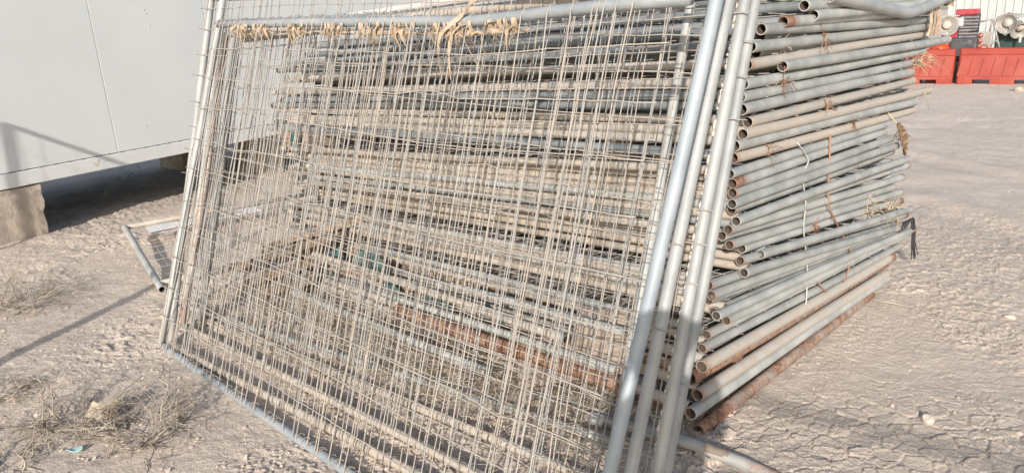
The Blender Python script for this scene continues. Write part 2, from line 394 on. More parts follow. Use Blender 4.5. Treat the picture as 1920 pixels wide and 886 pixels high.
ORD = ['topmost', 'second', 'third', 'fourth', 'fifth', 'sixth', 'seventh', 'eighth', 'ninth', 'tenth', 'eleventh', 'twelfth', 'thirteenth', 'fourteenth',
       'fifteenth', 'sixteenth', 'seventeenth', 'eighteenth', 'nineteenth', 'twentieth', 'twenty-first', 'twenty-second', 'twenty-third', 'twenty-fourth', 'twenty-fifth', 'twenty-sixth']
# right-hand posts as measured: near s, near z, far s, far z, material, rust near, rust far, front rail height at the left end, lateral offset
UPPER = [
 (0.81, 1.634, 2.65, 1.665, 'galv', 0, 0), (0.90, 1.593, 2.72, 1.634, 'galv', 0, 0), (0.649, 1.573, 2.62, 1.590, 'galv', 2, 0),
 (0.497, 1.550, 2.75, 1.540, 'galv', 0, 0), (0.433, 1.485, 2.705, 1.500, 'galv', 0, 0), (0.425, 1.417, 2.716, 1.455, 'galv_dusty', 1, 0),
 (0.681, 1.396, 2.98, 1.412, 'galv', 0, 0), (0.40, 1.345, 2.597, 1.364, 'galv', 0, 0), (0.385, 1.295, 2.60, 1.300, 'galv', 0, 0),
 (0.362, 1.251, 2.40, 1.252, 'galv', 0, 1), (0.448, 1.190, 2.526, 1.195, 'galv_dusty', 0, 0), (0.375, 1.152, 2.766, 1.118, 'galv_dusty', 0, 0),
 (0.326, 1.112, 2.50, 1.072, 'galv', 0, 0), (0.327, 1.063, 2.545, 1.018, 'galv_dusty', 1, 0)]
LOWER = [
 (0.301, 1.003, 2.10, 0.984, 'galv', 0, 0), (0.318, 0.961, 2.12, 0.940, 'galv', 2, 0), (0.330, 0.920, 2.179, 0.896, 'galv', 1, 0), (0.298, 0.884, 2.222, 0.850, 'galv', 0, 0),
 (0.335, 0.850, 2.30, 0.800, 'galv', 1, 1), (0.302, 0.815, 2.42, 0.745, 'galv', 0, 0), (0.431, 0.790, 2.66, 0.660, 'galv', 0, 1), (0.278, 0.782, 2.48, 0.620, 'galv', 1, 1),
 (0.299, 0.745, 2.40, 0.570, 'galv', 0, 1), (0.320, 0.706, 2.53, 0.515, 'galv', 1, 1), (0.449, 0.657, 2.55, 0.455, 'galv', 0, 2), (0.550, 0.612, 2.60, 0.400, 'galv', 0, 1),
 (0.415, 0.614, 2.64, 0.350, 'galv', 1, 2), (0.395, 0.572, 2.40, 0.320, 'galv', 0, 1), (0.203, 0.560, 2.60, 0.290, 'galv', 1, 2), (0.205, 0.497, 2.20, 0.300, 'galv', 1, 1),
 (0.174, 0.450, 2.70, 0.245, 'galv', 0, 2), (0.298, 0.385, 2.62, 0.230, 'galv', 1, 0), (0.207, 0.341, 2.58, 0.190, 'galv', 1, 0), (0.26, 0.425, 2.66, 0.250, 'galv', 1, 1), (0.19, 0.525, 2.58, 0.300, 'galv', 1, 1)]
LOWER.sort(key=lambda u: -(u[1]+u[3]))
BASE = [(0.16, 0.300, 2.55, 0.160, 'galv', 1, 0), (0.09, 0.255, 2.42, 0.128, 'galv_dusty', 1, 2), (0.05, 0.210, 2.35, 0.104, 'rusty', 2, 2), (0.03, 0.160, 2.22, 0.080, 'galv_dusty', 1, 1), (-0.012, 0.095, 2.185, 0.060, 'galv', 0, 0), (0.0, 0.024, 1.957, 0.022, 'rusty', 2, 2)]
# tubes set back in the shade between the outer ones of the upper bundle
UPPER = [u+(0,) for u in UPPER]+[(u[0]+.12+.03*(k % 3), (u[1]+v[1])/2+.004, u[2]-.1, (u[3]+v[3])/2, 'galv', 0, 0, .046) for k, (u, v) in enumerate(zip(UPPER[:-1], UPPER[1:])) if k in (2, 3, 4, 5, 6, 7, 8, 10)]
UPPER += [(.85, 1.69, 2.6, 1.70, 'galv', 0, 0, -.02), (.80, 1.735, 2.6, 1.745, 'galv_dusty', 0, 0, -.01), (.9, 1.78, 2.6, 1.79, 'galv', 0, 0, .0)]
UPPER.sort(key=lambda u: -(u[1]+u[3]))
nO = 0

def post_wear(rn, rfar, rg):
    k = rg.uniform(0.06, 0.12); k2 = rg.uniform(0.04, 0.08); base = rg.uniform(-0.1, 0.08)
    def wf(t):
        r = -0.12
        if rn and t < k: r += 0.5*rn*(1-t/k)+0.06
        if rfar and t > 1-k2: r += 0.5*rfar*(1-(1-t)/k2)+0.08
        return (r, base+(0.18 if t < 0.05 or t > 0.95 else 0))
    return wf

def laid_panel(i, spec, zl, length, label, group, rg, lat):
    TP = 0.0232 if spec[1] > 1.02 else (0.0265 if spec[1] < .3 else 0.0205)
    s0, z0, s1, z1, mk, rn, rfar = spec[:7]
    mk2 = M[mk]
    sr = s0+rg.uniform(0.05, 0.11)
    root = thing('fence_panel', st(s0, lat, z0), label, 'fence panel', group)
    # right post, open ended
    mb = MB(); a = st(s0, lat, z0); bb = st(s1, lat+rg.uniform(-0.02, 0.02), z1)
    pts = bowed(a, bb, 16, 0.0045, rg)
    mb.tube(pts, TP, mk2, 14, post_wear(rn, rfar, rg), hollow=True); mb.build('post', root)
    zr = z0+(z1-z0)*(sr-s0)/(s1-s0); rl = st(sr+rg.uniform(-0.03, 0.03)+(0.022 if i % 2 else -0.022), length, zl)
    mat_r = M['rusty'] if mk == 'rusty' else (M['galv_dark'] if z0 > 1.42 else rg.choice([M['galv_dusty']]*4+[M['galv'], M['galv_dark']]))  # topmost rails get darker steel, standing in for the shade on them
    mb = MB(); d = rg.uniform(-0.1, 0.15)
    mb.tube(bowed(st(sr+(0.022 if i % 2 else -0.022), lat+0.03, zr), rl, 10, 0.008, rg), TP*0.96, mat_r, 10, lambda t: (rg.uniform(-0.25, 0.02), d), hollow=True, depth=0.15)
    mb.build('front_rail', root)
    if s0*0+z0 > 1.02: zr += .03
    s9 = s1-rg.uniform(0.1, 0.2); zr2 = z0+(z1-z0)*(s9-s0)/(s1-s0)
    zb = zl+(zr2-zr)*0.8
    mb = MB(); mb.tube(bowed(st(s9, lat+0.03, zr2), st(s9, length, zb), 6, 0.006, rg), TR*0.94, mk2, 8, hollow=True, depth=0.15); mb.build('rear_rail', root)
    tl = length-rg.uniform(0.10, 0.2)
    fz = lambda s, t: (zr+(zr2-zr)*(s-sr)/(s9-sr))*(1-t/length)+(zl+(zb-zl)*(s-sr)/(s9-sr))*t/length
    mb = MB(); mb.tube(bowed(st(s0+0.03, tl, fz(sr, tl)), st(s1-0.05, tl, fz(s9, tl)), 5, 0.005, rg), TR, mk2, 8, hollow=True, depth=0.15); mb.build('post', root)
    mb = MB(); x = 0.08
    while x < length-0.15:
        dz = rg.uniform(-0.006, 0.006)
        mb.tube([st(sr-0.012, x, fz(sr, x)+dz+0.01), st((sr+s9)/2, x+rg.uniform(-.02, .02), fz((sr+s9)/2, x)-rg.uniform(0, .012)), st(s9, x, fz(s9, x))], 0.0024, M['wire'], 3, lambda t: (rg.uniform(-0.3, 0.1), 0)); x += rg.uniform(0.09, 0.13)
    for k in range(8):
        s = sr+(s9-sr)*(k+0.5)/8
        mb.tube([st(s, -0.02, fz(s, 0)), st(s, length*0.5, fz(s, length*0.5)-rg.uniform(0, .012)), st(s, length, fz(s, length))], 0.0024, M['wire'], 3)
    tag(mb.build('wire_mesh', root), kind='stuff')
    return root

rg = random.Random(4)
nU = len(UPPER)
for i, sp in enumerate(UPPER):
    if i < 3: zl = sp[1]-.09
    else: zl = 1.505-(1.505-0.955)*(i-3)/(nU-4)+rg.uniform(-0.006, 0.006)
    lab = 'grey fence panel, %s from the top of the upper bundle' % ORD[i] if i else 'grey fence panel lying topmost of all on the upper bundle'
    if sp[7] > .04: lab += ', set back in shade'
    elif sp[5] == 2: lab += ', with a rusty tube end'
    laid_panel(i, sp, zl, rg.uniform(3.6, 3.95) if i > 2 else 2.3+.15*i, lab, 'fence panels stacked in a pile', rg, sp[7] or rg.uniform(-0.022, 0.012)-(0.03 if sp[0] > .6 else 0))
nL = len(LOWER)
for i, sp in enumerate(LOWER):
    zl = 0.80-(0.80-0.25)*i/(nL-1)+rg.uniform(-0.004, 0.004)
    lab = 'grey fence panel, %s from the top of the tight lower bundle' % ORD[i] if i else 'grey fence panel lying topmost on the tight lower bundle'
    laid_panel(i, sp, zl, rg.uniform(3.4, 3.7), lab, 'fence panels stacked in a pile', rg, rg.uniform(-0.02, 0.02)-(0.025 if i % 2 else 0))
BL = ['grey fence panel sixth from the ground in the pile', 'dusty pale fence panel on the upper of the two rusty panels at pile foot', 'upper of the two rust-brown fence panels at the foot of the pile',
      'dusty pale fence panel just under the upper rusty panel at the pile foot', 'pale grey fence panel resting on the rusty panel that lies on the ground', 'rusty fence panel lying on the ground under the whole pile']
BZ = [0.215, 0.18, 0.145, 0.11, 0.07, 0.03]
for i, sp in enumerate(BASE):
    laid_panel(i, sp, BZ[i], 3.3-0.13*i, BL[i], 'fence panels stacked in a pile', rg, (0.01, -.03, -.005, -.05, -.045, -.075)[i])

# ------------------------------------------------------------------ panels leaning against the pile
def lean_panel(BLp, BRp, TLp, TRp, label, mats, seed, top=None, ext=(0, 0), nv=33, phase=0.0, rustL=0, group='fence panels leaning against the pile', name='fence_panel', overR=0.035, wm='wire', dense=True, crust=False, spacing_h=0.27, wr=0.0026, wraps=True, bare=True):
    rg = random.Random(seed)
    BLp, BRp, TLp, TRp = map(Vector, (BLp, BRp, TLp, TRp))
    h = (BLp-BRp).normalized(); up = (TRp-BRp).normalized(); nf = h.cross(up).normalized()
    if nf.dot(Vector((0, -1, 0))) < 0: nf = -nf
    root = thing(name, (BLp+BRp)/2, label, 'fence panel', group)
    pl, pr, tp, bt = mats
    def wear(d, r=-0.15): return lambda t: (r+(0.3*rustL*max(0, 1-t/0.15) if r > -0.1 else 0), d+rg.uniform(-0.05, 0.05)+(0.25*max(0, 1-t/0.2)))
    mb = MB(); mb.tube(bowed(BLp-up*0.01, TLp+up*ext[0], 14, 0.007, rg), TR, M[pl], 14, wear(0.0, 0.02 if rustL else -0.15), hollow=True); o = mb.build('post', root)
    if rustL: o['label'] = 'rusty post'
    mb = MB(); mb.tube(bowed(BRp-up*0.01, TRp+up*ext[1], 14, 0.006, rg), TR, M[pr], 16, wear(-0.05), hollow=True); mb.build('post', root)
    tpts = [Vector(p) for p in top] if top else bowed(TLp+up*0, TRp, 12, 0.008, rg)
    mb = MB(); mb.tube(tpts, TR*(1.04 if top else .98), M[tp], 14, wear(0.0)); mb.build('top_rail', root)
    bpts = [BLp+h*0.0+up*0.004]+bowed(BLp-h*0.05-up*0.004, BRp, 14, 0.006, rg)
    mb = MB(); mb.tube(bpts, TR*0.98, M[bt], 12, wear(0.05)); mb.build('bottom_rail', root)
    mb = MB(); W = M[wm]
    H = (TRp-BRp).length
    def P(u, v, off=0.0):      # u from right to left, v upward
        a = BRp.lerp(BLp, u); c = TRp.lerp(TLp, u)
        if top:
            L = (tpts[0]-tpts[-1]).length; hh = (1-u)*L
            acc = 0
            for k in range(len(tpts)-1):
                l = (tpts[k+1]-tpts[k]).length
                if acc+l >= hh or k == len(tpts)-2: c = tpts[k].lerp(tpts[k+1], min(1, max(0, (hh-acc)/l))); break
                acc += l
        return a.lerp(c, v)+nf*off
    off = TR+0.003
    us = []
    for k in range(nv):
        u = (k+0.5+phase)/nv+rg.uniform(-0.12, 0.12)/nv
        us.append(u)
        if dense and rg.random() < 0.35: us.append(u+rg.uniform(0.12, 0.5)/nv)
    for u in us:
        if not -0.012 < u < 1.0: continue
        if bare and u < 0.05 and rg.random() < .8: continue
        sk = rg.gauss(0, 0.004); bow = rg.gauss(0, 0.0045); zb = rg.gauss(0, 0.007); ru = rg.choice([-0.3, -0.25, -0.2, -0.1, 0.0, 0.12]); du = rg.uniform(-0.35, 0.3); ph = rg.uniform(0, 6); fq = rg.uniform(3, 7)
        pts = [P(u+sk*0, -0.012, -0.2*off), P(u, -0.006, off*0.9)]
        n = 14
        for i in range(n+1):
            v = i/n; e = math.sin(math.pi*v)
            pts.append(P(u+sk*v+bow*e+0.0014*math.sin(fq*v*2+ph), 0.008+v*0.984, off+zb*e+0.004*math.sin(fq*v*3+ph)*e))
        pts += [P(u+sk, 1.010, off*0.75), P(u+sk, 1.0155, -0.2*off), P(u+sk, 1.006, -off)]
        mb.tube(pts, wr*rg.uniform(0.9, 1.1), W, 4, lambda t, ru=ru, du=du: (ru+rg.uniform(-0.06, 0.06), du+rg.uniform(-0.05, 0.05)))
    nh = int(H/spacing_h); v0 = 0.06+rg.uniform(0, 0.05)
    vs = []
    for k in range(nh+1):
        v = v0+k*spacing_h/H
        if v < 0.97: vs.append(v)
    for v in vs:
        sk = rg.gauss(0, 0.006); ph = rg.uniform(0, 6); am = rg.uniform(0.001, 0.004); kink = rg.uniform(0.1, 0.9); ka = rg.choice([0, 0, 0.008, -0.012, 0.015])
        pts = []; n = 40; u0 = rg.choice([-overR/3, .009, .009, .010])
        for i in range(n+1):
            u = u0+(1+overR/3-u0)*i/n
            vv = v+sk*(u-0.5)+am*math.sin(6*u+ph)+ka*max(0, 1-abs(u-kink)/0.06)+rg.gauss(0, 0.0008)
            pts.append(P(u, vv, off+2*wr+0.006*math.sin(5*u+ph)+ (0 if 0.03 < u < 0.97 else 0.001)))
        mb.tube(pts, wr*0.95, W, 4, lambda t: (rg.uniform(-0.35, -0.05), rg.uniform(0, 0.3)))
    tag(mb.build('wire_mesh', root), kind='stuff')
    if wraps:          # wire ends wound round the bottom rail
        mb = MB()
        for k in range(int(nv*2.2)):
            u = rg.uniform(0.01, 0.99); c = BRp.lerp(BLp, u)
            mb.tube([c+(nf*math.cos(q)+up*math.sin(q))*(TR+0.002)+h*0.004*q/6 for q in [j*math.pi/4-1.2 for j in range(8)]], 0.0022, W, 3, lambda t: (-0.2, 0.2))
        tag(mb.build('wire_wrap', root), kind='stuff')
    if crust:          # dried mud caked along the right-hand post
        mb = MB()
        side = (h*0.8+nf*0.5).normalized()
        for k in range(420):
            v = rg.random()**0.9; c = BRp.lerp(TRp+up*ext[1], v)+side*(TR*0.98)+nf*rg.uniform(-0.012, 0.006)*1.0
            r = rg.uniform(0.0025, 0.008)*(1 if rg.random() < 0.8 else 1.4); vs_ = []
            for q in ((1, 0, 0), (-1, 0, 0), (0, 1, 0), (0, -1, 0), (0, 0, 1), (0, 0, -1)): vs_.append(c+(h*q[0]*0.7+up*q[1]*rg.uniform(1.2, 3)+nf*q[2]*0.7)*r*rg.uniform(0.7, 1.2))
            mb.add(vs_, [(0, 2, 4), (2, 1, 4), (1, 3, 4), (3, 0, 4), (2, 0, 5), (1, 2, 5), (3, 1, 5), (0, 3, 5)], M['mud'], (0, 0), True)
        tag(mb.build('mud_crust', root), kind='stuff')
    return root

P2top = [Vector(p)-E1*.012 for p in ((-1.524,4.181,1.671), (-1.165,3.814,1.661), (-0.819,3.461,1.651), (-0.480,3.113,1.638), (-0.202,2.828,1.627), (-0.091,2.714,1.623), (-0.024,2.649,1.626), (0.099,2.528,1.633), (0.181,2.450,1.640), (0.397,2.238,1.650), (0.521,2.116,1.655))]
# P2: the front one; then back toward the pile
lean_panel(st(-1.055, 2.576, .02), st(-1.089, -.329, .02), st(-.40, 2.66, 1.80), st(-.47, -.37, 1.74), 'foremost leaning wire fence panel, its bent grey top tube tied with frayed cloth',
           ('post', 'galv_blue', 'galv_top', 'galv_blue'), 21, top=P2top, ext=(0.05, 0.12), phase=0.1, wraps=True, wm='wire', spacing_h=.17)
lean_panel(st(-1.021, 2.546, .02), st(-.878, -.294, .02), st(-.375, 2.85, 1.82), st(-.255, -.29, 1.72), 'leaning wire fence panel just behind the foremost one, whose dusty left post end sticks up',
           ('post', 'post', 'rusty_dusty', 'galv_dusty'), 22, ext=(0.03, 0.12), phase=0.35, wm='wire', spacing_h=.125)
lean_panel(st(-.858, 2.756, .02), st(-.752, -.319, .02), st(-.282, 2.916, 1.619), st(-.13, -.27, 1.71), 'leaning wire fence panel with a rust-brown left post and mud-caked right post',
           ('rusty_dusty', 'post', 'galv_dusty', 'galv_dusty'), 23, ext=(0.0, 0.12), phase=0.0, rustL=1, crust=True, spacing_h=.12)
lean_panel(st(-.743, 2.784, .02), st(-.506, -.221, .02), st(-.187, 2.983, 1.586), st(.11, -.18, 1.70), 'leaning wire fence panel whose right post is the outermost beside the open tube ends',
           ('post', 'post', 'galv_dusty', 'galv_dusty'), 24, ext=(0.0, 0.12), phase=0.2, overR=0.06, bare=False, spacing_h=.13)
lean_panel(st(-.712, 3.071, .02), st(-.276, .135, .02), st(-.122, 3.30, 1.69), st(.315, .195, 1.660), 'rearmost leaning wire fence panel, its right post left of the blue-grey one',
           ('galv', 'galv', 'galv_dark', 'galv'), 25, phase=0.4, wm='wire_grey', bare=False)

# fence panel lying on the ground at the left, with a sign plate
def small_panel():
    A = Vector((-3.185, 5.939, .13)); B_ = Vector((-2.357, 4.678, .05)); d = (A-B_).normalized(); q = Vector((-d.y, d.x, 0));
    q = q if q.x > 0 else -q
    q = Vector((0.72, 0.69, -0.015)).normalized()
    W_ = 2.0
    root = thing('fence_panel', B_, 'short-framed fence panel lying on the mud by the cabin, carrying a white sign plate', 'fence panel', None)
    mb = MB(); mb.tube([A+d*0.02, A.lerp(B_, .5)+Vector((0, 0, -.01)), B_-d*0.12], 0.023, M['galv'], 14, hollow=True); mb.build('post', root)
    mb = MB(); mb.tube([A, A+q*W_*.9], 0.02, M['galv_dusty'], 12); mb.build('rail', root)
    mb = MB(); mb.tube([B_, B_+q*W_*0.28], 0.02, M['galv_dusty'], 12); mb.build('rail', root)
    mb = MB()
    for k in range(1, 9):
        a = A.lerp(B_, k/9); mb.tube([a, a+q*W_*(0.85-.6*k/9)], 0.0017, M['wire_grey'], 3)
    for k in range(1, 16):
        a = A+q*W_*k/16; mb.tube([a, a.lerp(B_+q*W_*k/16, 1 if k < 5 else .35)], 0.0017, M['wire_grey'], 3)
    tag(mb.build('wire_mesh', root), kind='stuff')
    # sign plate
    mt, nt_, b_ = new_mat('white_plate'); b_.inputs['Base Color'].default_value = (0.70, 0.68, 0.65, 1); b_.inputs['Roughness'].default_value = 0.6; M['plate'] = mt
    n_ = d.cross(q).normalized(); n_ = n_ if n_.z > 0 else -n_
    c = A-d*0.22+q*0.62+n_*0.012
    mb = MB(); mb.box(c, 0.95, 0.16, 0.006, M['plate'], (q, d, n_)); pl = mb.build('sign_plate', root)
    mb = MB(); r5 = random.Random(3)
    for k in range(13):      # worn, illegible dark strokes of lettering
        cc = c+q*(-0.10+0.034*k)+d*(-0.015+r5.uniform(-.03, .03))+n_*0.005
        mb.box(cc, r5.uniform(.012, .03), r5.uniform(.02, .05), 0.002, M['charcoal'], (q, d, n_))
    for k in range(6):
        cc = c+q*(-0.06+0.06*k)+d*0.035+n_*0.006
        mb.box(cc, .035, .012, 0.002, M['charcoal'], (q, d, n_))
    o = mb.build('lettering'); 
    me = o.data
    off = Vector(root['org']); me.transform(Matrix.Translation(-off)); o.parent = pl
small_panel()

# half-buried tube at the lower right
mb = MB()
mb.tube([(0.30, 2.74, .035), (0.527, 2.604, .040), (0.669, 2.52, .026), (0.82, 2.415, .006), (0.95, 2.33, -.022)], 0.026, M['galv_dark'], 14, lambda t: (0.75*max(0, (t-0.5)/0.5)-0.15, 0.3*t), hollow=True)  # dark steel colour stands in for the shade lying over this tube
tag(mb.build('buried_tube', loc=(0.6, 2.56, 0)), 'blue-grey steel tube half sunk in the cracked mud, rusty at its end', 'tube')
# bent loose tube lying across the top of the pile
mb = MB(); bp = [(0.99, 1.672), (1.37, 1.640), (1.75, 1.608), (1.98, 1.588), (2.05, 1.585), (2.12, 1.588), (2.3, 1.605), (2.7, 1.655), (3.05, 1.70)]
mb.tube([face(s, z, 0.075) for s, z in bp], 0.03, M['post'], 16, lambda t: (-.2, 0.0), hollow=True)
tag(mb.build('bent_tube', loc=face(2.0, 1.6)), 'thick grey tube bent into a shallow V across the top of the pile', 'tube')
# loose tubes on top of the pile, seen above the leaning top rail
mb = MB(); mb.tube(bowed(st(0.24, 3.2, 1.655), st(0.40, 0.1, 1.80), 10, 0.01), 0.024, M['cable_white'], 12, hollow=True)
tag(mb.build('loose_tube', loc=st(.3, 1.7, 1.7)), 'off-white tube resting across the top of the pile behind the bent top rail', 'tube')
mb = MB(); mb.tube(bowed(st(0.62, 2.6, 1.625), st(0.62, 0.2, 1.70), 10, 0.02), 0.02, M['galv_dusty'], 12, hollow=True)
tag(mb.build('loose_tube', loc=st(.6, 1.3, 1.65)), 'dusty tan tube lying on the back of the pile top', 'tube')

# ------------------------------------------------------------------ timber and scraps in the pile
def beam(a, b_, wd, ht, mk, label, cat='timber', name='timber_beam', roll=0.0, group=None):
    a = Vector(a); b_ = Vector(b_); d = (b_-a).normalized(); s_ = d.cross(UP).normalized(); u_ = s_.cross(d)
    s2 = s_*math.cos(roll)+u_*math.sin(roll); u2 = u_*math.cos(roll)-s_*math.sin(roll)
    mb = MB(); n = 5; vs = []; L = (b_-a).length
    for i in range(n+1):
        t = i/n; c = a.lerp(b_, t)+u2*0.004*math.sin(5*t)
        for sx, sy in ((-1, -1), (1, -1), (1, 1), (-1, 1)): vs.append(c+s2*sx*wd/2*(1+rnd.uniform(-.05, .05))+u2*sy*ht/2*(1+rnd.uniform(-.05, .05)))
    fs = [(0, 1, 2, 3), tuple(n*4+j for j in (3, 2, 1, 0))]
    for i in range(n):
        for j in range(4): fs.append((i*4+j, i*4+(j+1) % 4, i*4+4+(j+1) % 4, i*4+4+j))
    mb.add([Vector(v)-a for v in vs], fs, M[mk])
    # local x axis along the grain
    X = Matrix((d, s_, u_)).transposed().to_4x4()
    for k, v in enumerate(mb.v): mb.v[k] = tuple(X.inverted() @ Vector(v))
    o = mb.build(name, loc=(0, 0, 0)); o.matrix_world = Matrix.Translation(a) @ X
    bevel(o, 0.004)
    return tag(o, label, cat, group)
beam(st(.38, .63, 1.030), st(2.3, .66, 1.025), .12, .062, 'wood', 'timber bearer block in the gap between the bundles, left of two near the right posts')
beam(st(.40, .34, 1.034), st(2.3, .32, 1.03), .13, .062, 'wood', 'timber bearer block in the gap between the bundles, nearest the right posts')
beam(st(.36, 3.55, .873), st(2.3, 3.5, .89), .12, .105, 'wood', 'timber bearer block in the gap between the bundles at its far left end')
beam(st(.36, 3.22, .885), st(2.3, 3.2, .90), .16, .10, 'wood_grey', 'pale timber bearer block just right of the green strip in the gap')
mb = MB(); mb.box(st(.34, 3.4, .88), .07, .012, .10, M['teal'], (E2, E1, UP)); tag(bevel(mb.build('plastic_strip', loc=st(.34, 3.4, .83)), .002), 'short green strip upright in the gap at the pile end', 'plastic scrap')
beam(st(-.25, 3.23, .10), st(.16, 2.5, .37), .13, .05, 'wood_dark', 'long brown plank sloping to the ground at the left end of the pile', name='timber_plank', roll=.5)
beam(st(-.33, 2.99, .07), st(.16, 2.42, .28), .12, .05, 'wood_dark', 'dark brown plank lying just below the long sloping plank', name='timber_plank', roll=.4)
beam(st(-.38, 2.80, .05), st(-.06, 2.62, .11), .10, .05, 'wood_dark', 'short brown plank end on the mud below the sloping planks', name='timber_plank', roll=.3)
beam(st(-.12, 3.22, .20), st(.30, 2.55, .43), .10, .04, 'wood', 'topmost brown plank under the left end of the lower bundle', name='timber_plank', roll=.3)
beam(st(.1, 3.0, .08), st(.9, 3.1, .10), .12, .10, 'wood', 'short timber block on the ground under the left end', name='timber_block')
beam(st(-.02, .25, .30), st(-.13, .78, .10), .22, .03, 'wood_grey', 'grey-brown board with a knot leaning under the right end of the pile', name='timber_board', roll=1.0)
beam(st(.02, .15, .40), st(-.05, .5, .36), .12, .025, 'wood_grey', 'small pale board tucked above the leaning grey-brown board', name='timber_board', roll=.9)
beam(st(.35, .1, .15), st(.35, 2.6, .17), .16, .14, 'wood', 'dark timber sleeper under the foot of the pile', name='timber_sleeper')
rs = random.Random(8)
TL_ = ['torn teal plastic sheet under the lower bundle, the widest', 'narrow teal plastic shred left of the widest teal sheet', 'teal plastic shred low down among the straw', 'dusty teal plastic shred beside the rusty tube', 'teal plastic shred nearest the grey-brown board']
for k, (t, z, w_) in enumerate([(2.1, .30, .22), (2.45, .27, .1), (1.95, .17, .14), (1.5, .20, .16), (1.05, .24, .12)]):
    mb = MB(); pts = [st(.02-.05*math.sin(q*1.3), t-w_/2+w_*q/6, z+.025*math.sin(q*1.7+k)) for q in range(7)]
    mb.ribbon(pts, lambda q: .06+.03*math.sin(q*9+k), M['teal'], UP*1.0+E1*.4, .002)
    tag(mb.build('plastic_scrap', loc=st(0, t, z-.03)), TL_[k], 'plastic scrap', 'teal plastic scraps under the pile')

mb = MB(); mb.tube(bowed(st(-.1, .22, .165), st(-.08, 1.75, .12), 8, .01), .034, M['rusty_dusty'], 14, lambda t: (.25, .1), hollow=True)
tag(mb.build('loose_tube', loc=st(-.1, 1, .1)), 'thick rust-brown tube lying along the foot of the pile behind the mesh', 'tube')
for (p_, q_, r_, mk_, lab_) in ((st(-.1, .25, .225), st(-.1, 1.9, .20), .02, 'galv', 'grey tube lying just above the thick rust-brown tube at the pile foot'),
      (st(-.1, .20, .405), st(-.1, 1.25, .37), .02, 'galv', 'grey tube slanting above the leaning board at the right end of the pile foot'),
      (st(-.12, .5, .30), st(-.06, 2.6, .28), .02, 'galv_dusty', 'dusty tube along the pile foot above the teal scraps'),
      (st(.02, .3, .27), st(.03, 2.9, .20), .022, 'galv_dusty', 'dusty tube just under the lower bundle, above the grey-brown board'),
      (st(.05, .2, .12), st(.06, 2.7, .09), .024, 'galv_dark', 'dark grey tube in the shade behind the thick rust-brown tube'),
      (st(-.04, .6, .07), st(-.02, 2.8, .06), .022, 'galv_dusty', 'mud-covered tube below the thick rust-brown tube'),
      (st(-.22, .9, .06), st(-.20, 2.9, .05), .022, 'galv', 'grey tube lying on the straw between leaning panels and pile')):
    mb = MB(); mb.tube(bowed(p_, q_, 8, .008), r_, M[mk_], 12, hollow=True); tag(mb.build('loose_tube', loc=p_), lab_, 'tube')

# ------------------------------------------------------------------ ties, cables and leaf on the pile
def cable(name, label, cat, pts, r, mk, extra=None, o=0.045, jit=.004):
    P = [face(s, z, o+rs.uniform(-jit, jit)) for s, z in pts]
    # Catmull-Rom through the points
    Q = []
    for i in range(len(P)-1):
        p0, p1, p2, p3 = P[max(i-1, 0)], P[i], P[i+1], P[min(i+2, len(P)-1)]
        for k in range(5):
            t = k/5; Q.append(0.5*((2*p1)+(p2-p0)*t+(2*p0-5*p1+4*p2-p3)*t*t+(3*p1-p0-3*p2+p3)*t**3))
    Q.append(P[-1])
    mb = MB(); mb.tube(Q, r, M[mk], 6, lambda t: (0, rs.uniform(-.2, .2)))
    if extra: extra(mb)
    return tag(mb.build(name, loc=P[-1]), label, cat)
def knob(mb):
    c = face(1.017, .128, .05); vs = []; fs = []
    for i in range(5):
        for j in range(8):
            a = -1.4+2.8*i/4; vs.append(c+(E1*math.cos(j*.785)*math.cos(a)*.026+OUT*math.sin(j*.785)*math.cos(a)*.018+UP*math.sin(a)*.02))
    for i in range(4):
        for j in range(8): fs.append((i*8+j, i*8+(j+1) % 8, i*8+8+(j+1) % 8, i*8+8+j))
    fs += [tuple(range(8)), tuple(range(32, 40))]
    mb.add(vs, fs, M['cable_white'], (0, 0), True)
cable('white_cable', 'thin white cable hanging down the tube face to a round white lump', 'cable', [(.873, 1.051), (.991, .956), (.956, .888), (1.001, .753), (1.011, .622), (1.081, .417), (1.081, .195), (1.017, .125), (.907, .056)], .0036, 'cable_white', knob, o=.03)
cable('rusty_wire', 'long rusty wire looping down the right face of the pile', 'wire', [(1.235, 1.035), (1.245, .917), (1.275, .699), (1.462, .520), (1.669, .323), (1.583, .194), (1.401, .191), (1.287, .248), (1.229, .307)], .0045, 'rust_wire', o=.03)
def strands(mb):
    for k in range(9):
        q = [face(2.44+.008*k, .30, .05), face(2.52+.004*k, .335+.003*k, .05+.003*k), face(2.60+.006*k, .325, .055), face(2.625+.007*k, .25, .06), face(2.64+.008*k, .16+rs.uniform(-.01, .01), .06), face(2.66+.012*k, rs.uniform(.03, .08), .06+rs.uniform(0, .02))]
        mb.tube(q, [.005, .005, .005, .0045, .004, .002], M['black'], 4)
cable('black_strap', 'frayed black strap hanging off the far end of the lower tubes', 'strap', [(2.40, .29), (2.50, .335), (2.60, .325)], .006, 'black', strands, o=.05)
